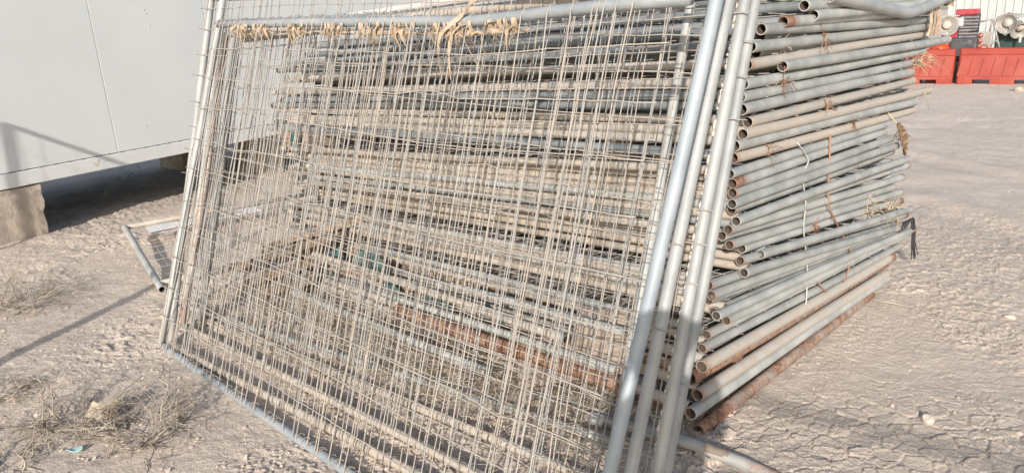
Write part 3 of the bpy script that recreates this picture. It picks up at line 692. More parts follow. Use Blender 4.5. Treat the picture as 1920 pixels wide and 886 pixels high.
# thin wires spanning tubes
WT = [((.70, 1.33), 'thin rusty tie wire knotted round the thick pale tube, with loose whiskers'), ((1.05, 1.565), 'rusty tie wire on the open tube near the top of the pile'),
      ((1.1, 1.49), 'rusty tie wire tangle between the dark upper tubes'), ((1.18, 1.17), 'rusty tie wire knotted midway along a dusty upper tube'),
      ((.60, 1.055), 'rusty tie wire knotted near the open end of the lowest upper tube'), ((1.55, 1.04), 'rusty tie wire toward the far end of the lowest upper tube'),
      ((1.55, .88), 'grey-brown tie wire near the far end of the lower bundle'), ((1.15, .60), 'grey tie wire knotted beside the rusty looping wire'),
      ((.42, .17), 'curly thin dark wire above the rust-brown tube'), ((.30, .07), 'rust-stained tie round the pale tube near the ground')]
for (s, z), lab in WT:
    mb = MB(); c = face(s, z, 0.0)
    for k in range(3):
        rr = TR+.004+.002*k; mb.tube([c+E1*(.01*k+.004*q)+(OUT*math.cos(q)+UP*math.sin(q))*rr for q in [j*.7-2.2 for j in range(8)]], .0022, M['rust_wire'], 4)
    for k in range(9):
        a = rs.uniform(0, 6.28); l = rs.uniform(.03, .09); p = c+OUT*(TR+.004)+UP*rs.uniform(-.01, .012); d = E1*math.cos(a)+UP*math.sin(a)*.8+OUT*rs.uniform(0, .5)
        mb.tube([p, p+d*l*.5+UP*.008, p+d*l+UP*rs.uniform(-.025, .01)], .0018, M['rust_wire'], 3)
    tag(mb.build('tie_wire', loc=c), lab, 'tie wire', 'tie wires on the tubes of the pile')
# frayed cloth ties along the top rail of the foremost leaning panel
def cloth(center, lab, n, spread, drop, seed, wd=.012, along=None, grp='frayed cloth ties'):
    r6 = random.Random(seed); mb = MB(); c = Vector(center); along = along or E2; fr = -E1
    for k in range(n):
        x = r6.uniform(-spread, spread); rr = TR+.004+r6.uniform(0, .006)
        if r6.random() < .3:      # lying along the underside of the tube
            l = r6.uniform(.06, .17); ph = r6.uniform(0, 6)
            mb.ribbon([c+along*(x+l*(q/7-.5))+fr*(rr+.006*math.sin(q+ph))-UP*(TR*.7+.014*abs(math.sin(q*.9+ph))) for q in range(8)], wd*r6.uniform(.3, .8), M['fibre'], UP+fr*r6.uniform(-1, 1), .0015)
        elif r6.random() < .55:   # wound round the tube
            mb.ribbon([c+along*(x+.012*q*r6.uniform(.4, 1))+(fr*math.cos(q)+UP*math.sin(q))*rr for q in [j*.6-2.4 for j in range(9)]], wd*r6.uniform(.5, 1.1), M['fibre'], along+UP*.1, .0015)
        else:                     # loose end
            l = drop*r6.uniform(.4, 1.1); p = c+along*x+fr*rr+UP*r6.uniform(-.012, .012); sx = r6.uniform(-.6, .6); cr = r6.uniform(-1, 1)
            pts = [p+along*(sx*l*t+cr*.03*math.sin(3*t))+fr*(.02*math.sin(3*t))-UP*l*t*t*1.0 for t in [j/7 for j in range(8)]]
            ph = r6.uniform(0, 6)
            mb.ribbon(pts, lambda t: wd*(1.1-t)*r6.uniform(.6, 1.2)+.0015, M['fibre'], lambda t: along*math.cos(ph+2*t)+fr*math.sin(ph+2*t)+UP*.2, .0015)
    for k in range(n*2):          # stray fibres
        p = c+along*r6.uniform(-spread, spread)+fr*(TR+.003)+UP*r6.uniform(-.02, .01); l = r6.uniform(.02, .07)
        mb.tube([p, p+along*r6.uniform(-.4, .4)*l+fr*.01-UP*l*.4, p+along*r6.uniform(-.8, .8)*l-UP*l], .0009, M['fibre'], 3)
    return tag(mb.build('cloth_tie', loc=c), lab, 'cloth tie', grp)
def top_at(t):
    L = len(P2top)-1; k = min(int(t*L), L-1); return Vector(P2top[k]).lerp(Vector(P2top[k+1]), t*L-k)-UP*.02
CT = [(.06, 'small frayed tan tie at the left corner of the bent top rail'), (.10, 'tan tie with a curled end, second from the left on the top rail'), (.17, 'bushy tan tie with hanging shreds, third from the left on the top rail'), (.235, 'looped tan tie, fourth from the left on the top rail'),
      (.29, 'split tan tie with two tails, fifth from the left on the top rail'), (.345, 'thin tan tie, sixth from the left on the top rail'), (.41, 'long tan tie whose strip slants up over the top rail'), (.47, 'tan tie with one long curved strip hanging at the middle of the top rail'), (.64, 'tan tie with a long twisted tail right of the rail bend')]
for k, (t, lab) in enumerate(CT):
    cloth(top_at(t), lab, 15, .07, .075 if k not in (7, 8) else .19, 100+k, .016)
mb = MB(); c = top_at(.425)-E1*.03
mb.ribbon([c+E2*(.02-.02*q)+UP*(-.02+.012*q)-E1*.008*math.sin(q) for q in range(11)], .02, M['fibre'], UP+E1*.3, .002)
tag(mb.build('cloth_strip', loc=c), 'tan cloth strip slanting upward across the middle of the bent top rail', 'cloth strip')
# cloth and straw at the far right end of the upper bundle
r6 = random.Random(5); mb = MB(); c = face(2.58, 1.60, 0)
for k in range(9):
    x = .02*(k-4); o_ = .05+r6.uniform(0, .015)
    mb.ribbon([c+E1*(x+r6.uniform(-.01, .01))+OUT*(o_*math.sin(.4+q*.35)+.01)+UP*(.06-q*.042) for q in range(6)], .022*r6.uniform(.6, 1.2), M['fibre'], E1+OUT*r6.uniform(-.6, .6), .002)
for k in range(9):
    mb.ribbon([c+E1*(.02+.055*q+r6.uniform(-.02, .02))+OUT*(.05+r6.uniform(-.01, .02))+UP*(.05+r6.uniform(-.03, .035)) for q in range(8)], .03, M['fibre'], UP+E1*r6.uniform(-.5, .5), .002)
tag(mb.build('cloth_wrap', loc=c), 'torn cream cloth wrapped round the far right tube ends at the top', 'cloth')
def straws(c, n, ln, r, lab, name, cat, mk='straw', seed=1, dirs=None, grp=None, kind=None):
    r6 = random.Random(seed); mb = MB(); c = Vector(c)
    for k in range(n):
        d = Vector((r6.gauss(0, 1), r6.gauss(0, 1), r6.gauss(0, .7)))+(dirs or Vector((0, 0, 0))); d.normalize(); l = ln*r6.uniform(.4, 1.2)
        p = c+Vector((r6.gauss(0, r), r6.gauss(0, r), r6.gauss(0, r*.6)))
        mb.tube([p, p+d*l*.5+UP*l*.1, p+d*l-UP*l*r6.uniform(0, .4)], [.0024, .002, .0008], M[mk], 3)
    return tag(mb.build(name, loc=c), lab, cat, grp, kind)
straws(face(2.47, 1.305, .03), 40, .13, .025, 'tuft of pale straw sticking out from the far right tube ends', 'straw_tuft', 'straw', seed=3, dirs=E1*.9+OUT*.4)
straws(face(2.55, 1.11, .02), 16, .09, .02, 'thin straw tuft below the pale tube end on the right', 'straw_tuft', 'straw', seed=9, dirs=E1*.8)
straws(face(2.28, .46, .02), 30, .13, .04, 'dry straw caught between the rusty lower tube ends', 'straw_tuft', 'straw', seed=6, dirs=E1*.3-UP*.2)
straws(face(1.9, .53, .01), 40, .12, .06, 'wisps of dry grass between the lower tubes', 'straw_tuft', 'straw', seed=16, dirs=E1*.7)
straws(face(.72, 1.475, .01), 30, .05, .012, 'ball of frayed tan fibre stuck between two dark upper tubes', 'fibre_tuft', 'fibre', 'fibre', seed=7)
straws(face(2.32, .90, .02), 30, .07, .03, 'brown fibre tuft on the far ends of the lower bundle', 'fibre_tuft', 'fibre', 'twig', seed=12)
# dry serrated leaf hanging at the right edge
mb = MB(); top_ = face(2.07, 1.0, .07); tip = face(2.25, .80, .07); ax = (tip-top_); side = (E1*.75+UP*.75*ax.normalized().dot(E1)*1.0).normalized(); side = (side-ax.normalized()*side.dot(ax.normalized())).normalized()
n = 15; L_ = []; R_ = []
for i in range(n+1):
    t = i/n; wv = .052*math.sin(math.pi*min(1, t*.92+.05))**.8*(1-.35*t); sa = (1.0 if i % 2 else .55)
    m_ = top_+ax*t+OUT*.015*math.sin(3*t)
    L_.append(m_+side*wv*sa+ax*.05*(i % 2)+OUT*.012); R_.append(m_-side*wv*(1.0 if i % 2 else .6)+ax*.05*(i % 2)+OUT*.008)
mid = [top_+ax*(i/n)+OUT*(.015*math.sin(3*i/n)-.004) for i in range(n+1)]
vs = L_+mid+R_; k = n+1; fs = []
for i in range(n): fs += [(i, i+1, k+i+1, k+i), (k+i, k+i+1, 2*k+i+1, 2*k+i)]
vs2 = [v-OUT*.002 for v in vs]; o_ = len(vs); fs2 = [tuple(j+o_ for j in f[::-1]) for f in fs]
mb.add(vs+vs2, fs+fs2, M['leaf']); mb.tube([face(2.04, 1.06, .03), top_, top_+ax*.5, tip], [.003, .003, .002, .001], M['straw'], 4)
tag(mb.build('dry_leaf', loc=top_), 'brown serrated dead leaf hanging from the right end of the pale tubes', 'leaf')

# ------------------------------------------------------------------ white cabin
CW = Vector((math.sin(R(33.8)), math.cos(R(33.8)), 0)); CN = Vector((CW.y, -CW.x, 0)); C0 = Vector((-4.049, 6.316, 0))
tilt = math.atan(.022); CA = (CW*math.cos(tilt)+UP*math.sin(tilt)).normalized(); CU = CN.cross(CA); CU = CU if CU.z > 0 else -CU
def cb(a, n_, u): return C0+UP*.468+CA*a+CN*n_+CU*u
cab = thing('cabin', cb(0, 0, 0), 'white prefabricated site cabin raised on concrete blocks', 'cabin')
seams = [-2.7, -1.57, -.42, .73, 1.88, 3.03, 4.18, 5.33, 6.48, 7.63, 8.78, 9.93]
for i in range(len(seams)-1):
    a0, a1 = seams[i]+.0025, seams[i+1]-.0025
    mb = MB(); mb.box(cb((a0+a1)/2, -.03, .13+1.2), a1-a0, .055, 2.4, M['white_paint'], (CA, CN, CU)); bevel(mb.build('wall_panel', cab), .003)
mb = MB(); mb.box(cb(3.615, -.045, 1.33), 12.6, .05, 2.38, M['seam'], (CA, CN, CU)); mb.build('wall_core', cab)
mb = MB(); mb.box(cb(3.615, -.028, .062), 12.65, .08, .124, M['rail_paint'], (CA, CN, CU)); rail = bevel(mb.build('base_rail', cab), .006)
mb = MB()
for k in range(104):
    c = cb(-2.6+.12*k, .0, .128); mb.box(c, .03, .018, .006, M['seam'], (CA, CN, CU))
tag(mb.build('rivet', cab), kind='stuff')
mb = MB()     # a painted check mark on the rail
for (a0, u0, a1, u1) in ((.478, .085, .500, .045), (.500, .045, .535, .10)):
    p, q = cb(a0, .0135, u0), cb(a1, .0135, u1); d = (q-p).normalized(); mb.box((p+q)/2, (q-p).length, .012, .001, M['mud'], (d, CN.cross(d), CN))
o = mb.build('paint_mark'); o.data.transform(Matrix.Translation(-Vector(cab['org']))); o.parent = rail
mb = MB()
for a, u in ((1.18, 1.62), (1.26, 1.36), (1.27, 1.24), (1.245, 1.39), (1.05, .33), (-.35, 1.1)): mb.box(cb(a, .0, u), .012, .004, .014, M['mud'], (CA, CN, CU))
tag(mb.build('mud_spot', cab), kind='stuff')
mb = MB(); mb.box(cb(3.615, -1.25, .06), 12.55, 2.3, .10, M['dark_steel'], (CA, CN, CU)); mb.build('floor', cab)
mb = MB(); mb.box(cb(3.615, -2.43, 1.3), 12.55, .06, 2.5, M['white_paint'], (CA, CN, CU)); mb.build('rear_wall', cab)
for a in (-2.69, 9.92):
    mb = MB(); mb.box(cb(a, -1.23, 1.3), .05, 2.3, 2.5, M['white_paint'], (CA, CN, CU)); mb.build('end_wall', cab)
mb = MB(); mb.box(cb(3.615, -1.2, 2.60), 12.8, 2.6, .1, M['white_paint'], (CA, CN, CU)); mb.build('roof', cab)
def block(a0, a1, n0, n1, lab, seed, hz=.45):
    r6 = random.Random(seed); bm = bmesh.new(); bmesh.ops.create_cube(bm, size=1); bmesh.ops.subdivide_edges(bm, edges=bm.edges[:], cuts=9, use_grid_fill=True)
    sx, sy = a1-a0, n1-n0; zt = (cb((a0+a1)/2, 0, 0)).z
    for v in bm.verts:
        p = v.co.copy(); ed = sum(1 for q in p if abs(q) > .45)
        j = .012 if ed >= 2 else .004
        v.co = Vector((p.x*sx+r6.uniform(-j, j), p.y*sy+r6.uniform(-j, j), (p.z+.5)*(zt-.003+.03)-.03+(r6.uniform(-j, 0) if p.z > .4 else 0)))
        if p.z > .45: v.co.z = min(v.co.z, zt-.004+ (a1-a0)*0)
    me = bpy.data.meshes.new('concrete_block'); bm.to_mesh(me); bm.free(); me.materials.append(M['concrete'])
    o = bpy.data.objects.new('concrete_block', me); COL.objects.link(o)
    o.matrix_world = Matrix.Translation(C0+CW*(a0+a1)/2+CN*(n0+n1)/2) @ Matrix((CW, -CN, UP)).transposed().to_4x4()
    bevel(o, .006); return tag(o, lab, 'concrete block', 'concrete blocks under the cabin')
block(-.62, .0, -.55, -.005, 'rough tan concrete block under the left part of the white cabin', 1)
block(2.62, 2.92, -.85, -.40, 'concrete block under the cabin seen through the wire mesh', 2)
block(6.9, 7.4, -.75, -.15, 'concrete block under the far end of the cabin, hidden by the pile', 5)
block(-.62, .0, -2.3, -1.8, 'concrete block in the dark under the back of the cabin, left', 3)
block(2.5, 3.0, -2.3, -1.8, 'concrete block in the dark under the back of the cabin, right', 4)

# ------------------------------------------------------------------ background at the upper right
BW = Vector((math.sin(R(126.6)), math.cos(R(126.6)), 0)); BN = Vector((BW.y, -BW.x, 0)); BN = BN if BN.y < 0 else -BN; B0 = Vector((9.175, 16.74, 0))
def bb(a, n_, z): return B0+BW*a+BN*n_+UP*z
def barrier(a0, a1, lab):
    gz = base_z(*(bb((a0+a1)/2, 0, 0)).xy)
    root = thing('road_barrier', bb((a0+a1)/2, -.2, gz), lab, 'road barrier', 'orange plastic road barriers in a row')
    prof = [(0.0, 0.0), (0.0, .10), (-.02, .14), (-.10, .60), (-.09, .62), (-.09, .72), (-.11, .745), (-.29, .745), (-.31, .72), (-.31, .62), (-.30, .60), (-.38, .14), (-.40, .10), (-.40, 0.0)]
    # lengthwise stations with notches for the forklift feet and ribs standing proud
    mb = MB(); st_ = [a0, a0+.03, a1-.03, a1]; sh = [.05, 0, 0, .05]
    vs = []; fs = []; n = len(prof)
    feet = [(a0+.30, a0+.62), (a1-.62, a1-.30)]
    cuts = sorted(st_+[q for f in feet for q in f])
    def inset(a): return .03 if a in (a0, a1) else 0
    for a in cuts:
        for (d, z) in prof:
            dd = d+(-inset(a) if d > -.2 else inset(a)); vs.append(bb(a, dd, gz+max(z, .0)))
    for i in range(len(cuts)-1):
        isfoot = any(abs(cuts[i]-f[0]) < 1e-6 for f in feet)
        for j in range(n-1):
            if isfoot and j in (0, n-2): continue
            fs.append((i*n+j, i*n+j+1, (i+1)*n+j+1, (i+1)*n+j))
        if isfoot: fs.append((i*n+1, (i+1)*n+1, (i+1)*n+n-2, i*n+n-2))
    fs += [tuple(range(n))[::-1], tuple((len(cuts)-1)*n+j for j in range(n))]
    mb.add(vs, fs, M['orange']); mb.build('body', root)
    mb = MB(); a = a0+.14; 
    k = int((a1-a0-.2)/.19)
    for i in range(k+1):          # moulded ribs and the grooves between them
        a = a0+.12+(a1-a0-.24)*i/k
        p, q = bb(a-.03, -.016, gz+.17), bb(a+.03, -.082, gz+.56); d = (q-p).normalized(); s_ = BW
        mb.box((p+q)/2, (a1-a0-.24)/k-.022, (q-p).length, .022, M['orange'], (s_, d, s_.cross(d)))
    tag(mb.build('moulded_rib', root), kind='stuff')
    for f in (.25, .75):
        a = a0+(a1-a0)*f; mb = MB(); mb.tube([bb(a+.07*math.cos(q), -.2, gz+.745+.06*math.sin(q)) for q in [j*math.pi/8 for j in range(9)]], .016, M['orange'], 6); mb.build('lifting_lug', root)
    return root
barrier(-1.02, .66, 'orange plastic road barrier half hidden behind the tube ends')
barrier(.74, 2.42, 'orange plastic road barrier fully in the open at the right edge')
barrier(2.50, 4.2, 'orange plastic road barrier beyond the right edge of the view, last in its row')

# corrugated white building
HW = BW; H0 = bb(0.2, -5.5, 0)
hut = thing('corrugated_building', H0, 'white corrugated metal building behind the orange barriers', 'building')
mb = MB(); vs = []; fs = []; x = 0; k = 0
prof = []
while x < 7:
    prof += [(x, 0), (x+.11, 0), (x+.13, -.035), (x+.17, -.035)]; x += .19
for (a, d) in prof:
    p = H0+HW*(a-.4)+BN*d; vs += [p+UP*-.05, p+UP*3.2]
for i in range(len(prof)-1): fs.append((2*i, 2*i+2, 2*i+3, 2*i+1))
mb.add(vs, fs, M['cladding']); mb.build('corrugated_wall', hut)
mb = MB(); mb.box(H0+HW*(prof[-1][0]/2-.4)-BN*1.6+UP*1.58, prof[-1][0], 3.1, 3.2, M['cladding'], (HW, BN, UP)); mb.build('body', hut)
mb = MB(); mb.box(H0+HW*(prof[-1][0]/2-.4)-BN*1.5+UP*3.25, prof[-1][0]+.2, 3.5, .08, M['cladding'], (HW, BN, UP)); mb.build('roof', hut)

def at(px_a, n_, z): return bb(px_a, n_, z)
# red louvred machine
ra = .02; rn = -1.6
red = thing('engine_set', bb(ra+.3, rn, 0), 'dark red engine set with a louvred grille behind the barriers', 'machine')
mb = MB(); mb.box(bb(.52, rn-.3, .86), .70, .6, 1.10, M['red'], (BW, BN, UP)); bevel(mb.build('housing', red), .03)
mb = MB(); mb.box(bb(.64, rn-.27, 1.50), .44, .64, .13, M['red'], (BW, BN, UP)); bevel(mb.build('top_cover', red), .02)
mb = MB(); mb.box(bb(.71, rn+.008, 1.17), .42, .02, .58, M['black'], (BW, BN, UP)); mb.build('grille', red)
g = [o for o in red.children if o.name.startswith('grille')][0]
for k in range(7):
    mb = MB(); mb.box(bb(.71, rn+.03, .95+.072*k), .36, .045, .026, M['slat'], (BW, (BN-UP*.5).normalized(), (UP+BN*.5).normalized())); o = mb.build('slat'); o.data.transform(Matrix.Translation(-Vector(red['org']))); o.parent = g
mb = MB(); mb.box(bb(.50, rn+.06, 1.28), .2, .05, .2, M['cladding'], (BW, BN, UP)); bevel(mb.build('control_box', red), .02)
for a in (.28, .78):
    mb = MB(); mb.box(bb(a, rn-.3, .18), .12, .5, .36, M['black'], (BW, BN, UP)); mb.build('foot', red)
mb = MB(); mb.box(bb(.72, -.95, .70), .52, .45, .50, M['charcoal'], (BW, BN, UP)); t_ = bevel(mb.build('plastic_bin', loc=bb(.72, -.95, .45)), .03); tag(t_, 'charcoal plastic box just behind the joint of the barriers', 'box')
mb = MB(); mb.box(bb(.72, -.95, .22), .5, .44, .45, M['wood'], (BW, BN, UP)); tag(bevel(mb.build('timber_crate', loc=bb(.72, -.95, 0)), .01), 'low timber crate carrying the charcoal plastic box', 'crate')

def lathe(mb, c, ax, prof, mt, n=18):
    ax = Vector(ax).normalized(); a = ax.orthogonal().normalized(); b_ = ax.cross(a); vs = []; fs = []
    for (r, h_) in prof:
        for j in range(n): vs.append(Vector(c)+ax*h_+(a*math.cos(6.2832*j/n)+b_*math.sin(6.2832*j/n))*r)
    for i in range(len(prof)-1):
        for j in range(n): fs.append((i*n+j, i*n+(j+1) % n, i*n+n+(j+1) % n, i*n+n+j))
    mb.add(vs, fs, mt, (0, 0), True)
FB = (BN+UP*.1-BW*.2).normalized()
def floodlight(c, lab, tower=None, tilt=FB):
    root = thing('floodlight', c, lab, 'floodlight', 'round floodlights behind the barriers')
    mb = MB(); lathe(mb, c, tilt, [(.02, -.22), (.09, -.20), (.10, -.10), (.19, .02), (.215, .05), (.22, .06), (.205, .058), (.18, .03), (.09, -.06), (.0, -.07)], M['lamp']); mb.build('reflector', root)
    mb = MB(); lathe(mb, Vector(c)+tilt*-.01+UP*.03, tilt, [(.0, .05), (.07, .04), (.10, .0), (.085, -.04), (.05, -.06), (.0, -.06)], M['lamp_glass'], 12); mb.build('bulb', root)
    mb = MB(); s_ = tilt.cross(UP).normalized()
    mb.tube([Vector(c)+s_*.23, Vector(c)+s_*.22+UP*.16-tilt*.05, Vector(c)+UP*.25-tilt*.05, Vector(c)-s_*.22+UP*.16-tilt*.05, Vector(c)-s_*.23], .012, M['galv'], 6); mb.build('bracket', root)
    mb = MB(); mb.box(Vector(c)+UP*-.19+tilt*.03, .05, .06, .10, M['galv'], (s_, tilt, UP)); mb.build('latch', root)
    return root
floodlight(bb(1.465, -1.30, 1.21), 'round metal floodlight with a bright bulb, resting on the dark green machine')
floodlight(bb(1.72, -1.38, 1.09), 'dull grey floodlight at the right edge, turned downward', tilt=(BN*.8-UP*.7+BW*.4).normalized())
floodlight(bb(.38, -.62, 1.22), 'white round lamp dish half hidden by the tube ends', tilt=(BN+BW*.3+UP*.2).normalized())
# post carrying the white dish
mb = MB(); mb.tube([bb(.38, -.88, -.05), bb(.38, -.88, 1.20)], .03, M['galv'], 10); mb.tube([bb(.38, -.88, 1.20), bb(.38, -.82, 1.21)], .02, M['galv'], 8); tag(mb.build('lamp_post', loc=bb(.38, -.88, 0)), 'short steel post holding the white lamp dish', 'post')
# green generator with mast
gen = thing('generator', bb(2.3, -1.9, 0), 'dark green generator behind the right barrier', 'generator')
mb = MB(); mb.box(bb(2.0, -2.06, .77), 1.5, .9, .66, M['green'], (BW, BN, UP)); bevel(mb.build('housing', gen), .03)
mb = MB(); mb.box(bb(2.0, -2.06, .40), 1.55, .95, .12, M['black'], (BW, BN, UP)); mb.build('chassis', gen)
for a in (1.55, 2.5):
    mb = MB(); lathe(mb, bb(a, -1.55, .24), BN, [(.0, .06), (.14, .06), (.24, .08), (.26, .04), (.26, -.08), (.24, -.12), (.0, -.12)], M['black']); mb.build('wheel', gen)
mb = MB(); mb.tube([bb(1.62, -1.58, 1.09), bb(1.62, -1.50, 1.38), bb(1.40, -1.48, 1.42), bb(1.9, -1.48, 1.40)], .025, M['galv'], 8); mb.build('lamp_arm', gen)
# trailer light board and frame
tr = thing('trailer_frame', bb(1.1, -1.0, 0), 'pale trailer frame with a board of three round lights behind the barrier', 'trailer')
mb = MB(); mb.box(bb(1.08, -1.0, .84), .27, .04, .46, M['lamp'], (BW, BN, UP)); lb = bevel(mb.build('light_board', tr), .01)
for z in (.99, .87, .75):
    mb = MB(); lathe(mb, bb(1.01, -.98, z), BN, [(.055, 0), (.055, .02), (.04, .035), (.0, .04)], M['lens_red'], 14); o = mb.build('light'); o.data.transform(Matrix.Translation(-Vector(tr['org']))); o.parent = lb
mb = MB()
for a, b_ in (((.94, 1.28), (1.20, 1.33)), ((1.20, 1.33), (1.41, .66)), ((1.19, 1.33), (1.17, 1.07)), ((1.21, .74), (1.30, .89)), ((1.30, .89), (1.38, .80)), ((1.41, .66), (1.43, .1)), ((.95, .65), (.95, .05)), ((1.2, .65), (1.2, .05))):
    mb.tube([bb(a[0], -1.03, a[1]), bb(b_[0], -1.03, b_[1])], .02, M['lamp'], 8)
mb.build('frame', tr)
mb = MB(); lathe(mb, bb(.28, -.60, .72), UP, [(.20, 0), (.21, .02), (.20, .05), (.16, .10), (.09, .135), (.0, .145)], M['orange_bright'], 20)
mb.box(bb(.28, -.60, .36), .36, .36, .72, M['orange_bright'], (BW, BN, UP))
tag(mb.build('orange_drum', loc=bb(.28, -.60, 0)), 'bright orange drum with a domed lid behind the left barrier', 'drum')

# ------------------------------------------------------------------ dry bushes, scraps and stones
def bush(c, r, hgt, n, lab, seed, flat=.5):
    r6 = random.Random(seed); mb = MB(); c = Vector(c)
    def grow(p, d, l, rad, lev):
        n_ = 4; pts = [p]; q = p.copy(); dd = d.copy()
        for i in range(n_):
            dd = (dd+Vector((r6.gauss(0, .42), r6.gauss(0, .42), r6.gauss(0, .25)-.05))).normalized(); q = q+dd*l/n_
            q.z = max(q.z, c.z-.01); pts.append(q.copy())
        mb.tube(pts, [rad*(1-.16*i) for i in range(n_+1)], M['twig'], 4 if lev == 0 else 3, caps=False)
        if lev < 2:
            for k in range(4 if lev == 0 else 2):
                j = r6.randint(1, n_); grow(pts[j], (dd+Vector((r6.gauss(0, .8), r6.gauss(0, .8), r6.gauss(0.05, .5)))).normalized(), l*r6.uniform(.4, .7), rad*.65, lev+1)
    for k in range(n):
        a = r6.uniform(0, 6.283); rr = r*.45*math.sqrt(r6.random()); p = c+Vector((math.cos(a)*rr, math.sin(a)*rr, 0))
        d = Vector((math.cos(a)*r6.uniform(.3, 1.2), math.sin(a)*r6.uniform(.3, 1.2), r6.uniform(.15, .9)*hgt/r*1.4)).normalized()
        grow(p, d, r*r6.uniform(.4, .9), r6.uniform(.0018, .0046), 0)
    return tag(mb.build('dry_bush', loc=c), lab, 'dry bush', 'dead bushes on the mud')
def gz(x, y, dz=0): return (x, y, base_z(x, y)+dz)
bush(gz(-1.60, 2.86), .27, .14, 60, 'dead twig bush in front of the card scrap, nearest the camera', 1)
bush(gz(-1.98, 2.98), .26, .10, 46, 'flattened dead twig bush left of the card scrap', 2)
bush(gz(-3.18, 4.50), .38, .18, 45, 'wispy dead bush at the left edge, beyond the long post shadow', 3)
bush(gz(-2.50, 3.25), .20, .08, 30, 'low dead bush at the left edge, nearer than the long post shadow', 4)
bush(gz(-2.05, 2.62), .18, .06, 16, 'sparse dead twigs near the lower left corner', 5)
# folded card scrap standing in the twigs
mb = MB(); c = Vector(gz(-1.86, 2.93, .0))
cv = [(-.06, -.08, .01), (.02, -.04, .015), (.045, .0, .05), (.03, .02, .15), (-.005, .03, .165), (.10, .06, .02), (.13, .09, .14), (.06, .09, .17), (-.09, -.02, .02)]
vv = [c+Vector(q)*.66 for q in cv]; f_ = [(0, 1, 2, 8), (8, 2, 3, 4), (2, 5, 6, 3), (3, 6, 7)]
mb.add(vv+[v+Vector((-.002, .003, -.001)) for v in vv], f_+[tuple(i+9 for i in f[::-1]) for f in f_]+[(0, 9, 10, 1), (4, 13, 12, 3), (3, 12, 16, 7)], M['card'])
tag(mb.build('card_scrap', loc=c), 'folded yellow-brown card scrap standing among dead twigs', 'card scrap')
mb = MB(); c = Vector(gz(-1.835, 2.715, .012)); vs = [c+Vector((.035*math.cos(q)*(1+.3*math.sin(3*q)), .018*math.sin(q), .006*math.sin(2*q))) for q in [j*.785 for j in range(8)]]
mb.add(vs+[v+UP*.003 for v in vs], [tuple(range(8))[::-1], tuple(range(8, 16))]+[(j, (j+1) % 8, 8+(j+1) % 8, 8+j) for j in range(8)], M['blue']); tag(mb.build('plastic_scrap', loc=c), 'tiny pale blue plastic scrap on the mud by the twigs', 'plastic scrap')
def rock(c, r, lab, seed, mk='mud', sq=(1, .8, .6)):
    r6 = random.Random(seed); bm = bmesh.new(); bmesh.ops.create_icosphere(bm, subdivisions=2, radius=1)
    for v in bm.verts: v.co = Vector((v.co.x*sq[0], v.co.y*sq[1], v.co.z*sq[2]))*r*(1+r6.uniform(-.16, .16))
    me = bpy.data.meshes.new('rock'); bm.to_mesh(me); bm.free(); me.materials.append(M[mk]); o = bpy.data.objects.new('rock', me); COL.objects.link(o); o.location = c; o.rotation_euler = (r6.uniform(-.3, .3), r6.uniform(-.3, .3), r6.uniform(0, 6)); return tag(o, lab, 'rock')
rock(gz(1.66, 2.68, .008), .035, 'pale lump of dry mud alone on the smooth ground at lower right', 1)
rock(gz(9.9, 14.45, .03), .10, 'small grey stone on the ground in front of the right barrier', 2, 'concrete')
rock(gz(2.63, 3.65, .006), .03, 'pale dirt clod in the middle of the right-hand ground', 3)
rock(gz(-2.18, 3.04, .006), .022, 'pale clod at the left beside the flattened twigs', 4)
for k, (x0, y0, x1, y1, lab) in enumerate([(1.45, 3.42, 1.62, 3.20, 'thin dry stick lying on the right-hand ground'), (-.95, 2.42, -1.25, 2.12, 'thin dark stick on the mud in the lower left foreground'), (2.05, 3.95, 2.2, 3.85, 'dark crooked stick beyond the far tube ends')]):
    mb = MB(); mb.tube([gz(x0, y0, .012), gz((x0+x1)/2+.01, (y0+y1)/2, .016), gz(x1, y1, .01)], [.003, .0035, .002], M['twig'], 5); tag(mb.build('stick', loc=gz(x0, y0)), lab, 'stick')

# loose flakes and crumbs of mud, and straw in the pile's foot
def flakes(name, region, n, smin, smax, lab, seed):
    r6 = random.Random(seed); mb = MB()
    XY = np.array([region(r6) for k in range(n)]); ZZ = base_h(XY[:, 0], XY[:, 1])+detail_h(XY[:, 0], XY[:, 1])[0]
    for k in range(n):
        x, y = XY[k]; zz = float(ZZ[k]); r = smin+(smax-smin)*r6.random()**3
        nn = 5; a0 = r6.uniform(0, 6); tx, ty = r6.gauss(0, .35), r6.gauss(0, .35); th = r*r6.uniform(.2, .5)
        ring = []
        for j in range(nn):
            a = a0+j*6.2832/nn+r6.uniform(-.3, .3); q = r*r6.uniform(.6, 1.1); ring.append((x+q*math.cos(a), y+q*math.sin(a), zz+q*(tx*math.cos(a)+ty*math.sin(a))))
        vs = [(p[0], p[1], p[2]-.002) for p in ring]+[(x+(p[0]-x)*.9, y+(p[1]-y)*.9, p[2]+th) for p in ring]
        mb.add(vs, [tuple(range(nn))[::-1], tuple(range(nn, 2*nn))]+[(j, (j+1) % nn, nn+(j+1) % nn, nn+j) for j in range(nn)], M['ground'])
    return tag(mb.build(name, loc=(0, 0, 0)), lab, None, None, 'stuff')
def reg_left(r6):
    a = R(r6.uniform(-40, -8)); d = 2.3+r6.random()**1.4*5; return d*math.sin(a), d*math.cos(a)
def reg_right(r6):
    a = R(r6.uniform(10, 40)); d = 2.5+r6.random()**1.5*7; return d*math.sin(a), d*math.cos(a)
def reg_in(r6):
    p = st(r6.uniform(-.75, .25), r6.uniform(-.2, 3.3), 0); return p.x, p.y
flakes('mud_crumbs', reg_left, 2600, .003, .014, 'loose mud flakes scattered over the left ground', 1)
flakes('mud_crumbs', reg_right, 1500, .002, .011, 'loose mud crumbs scattered over the right ground', 2)
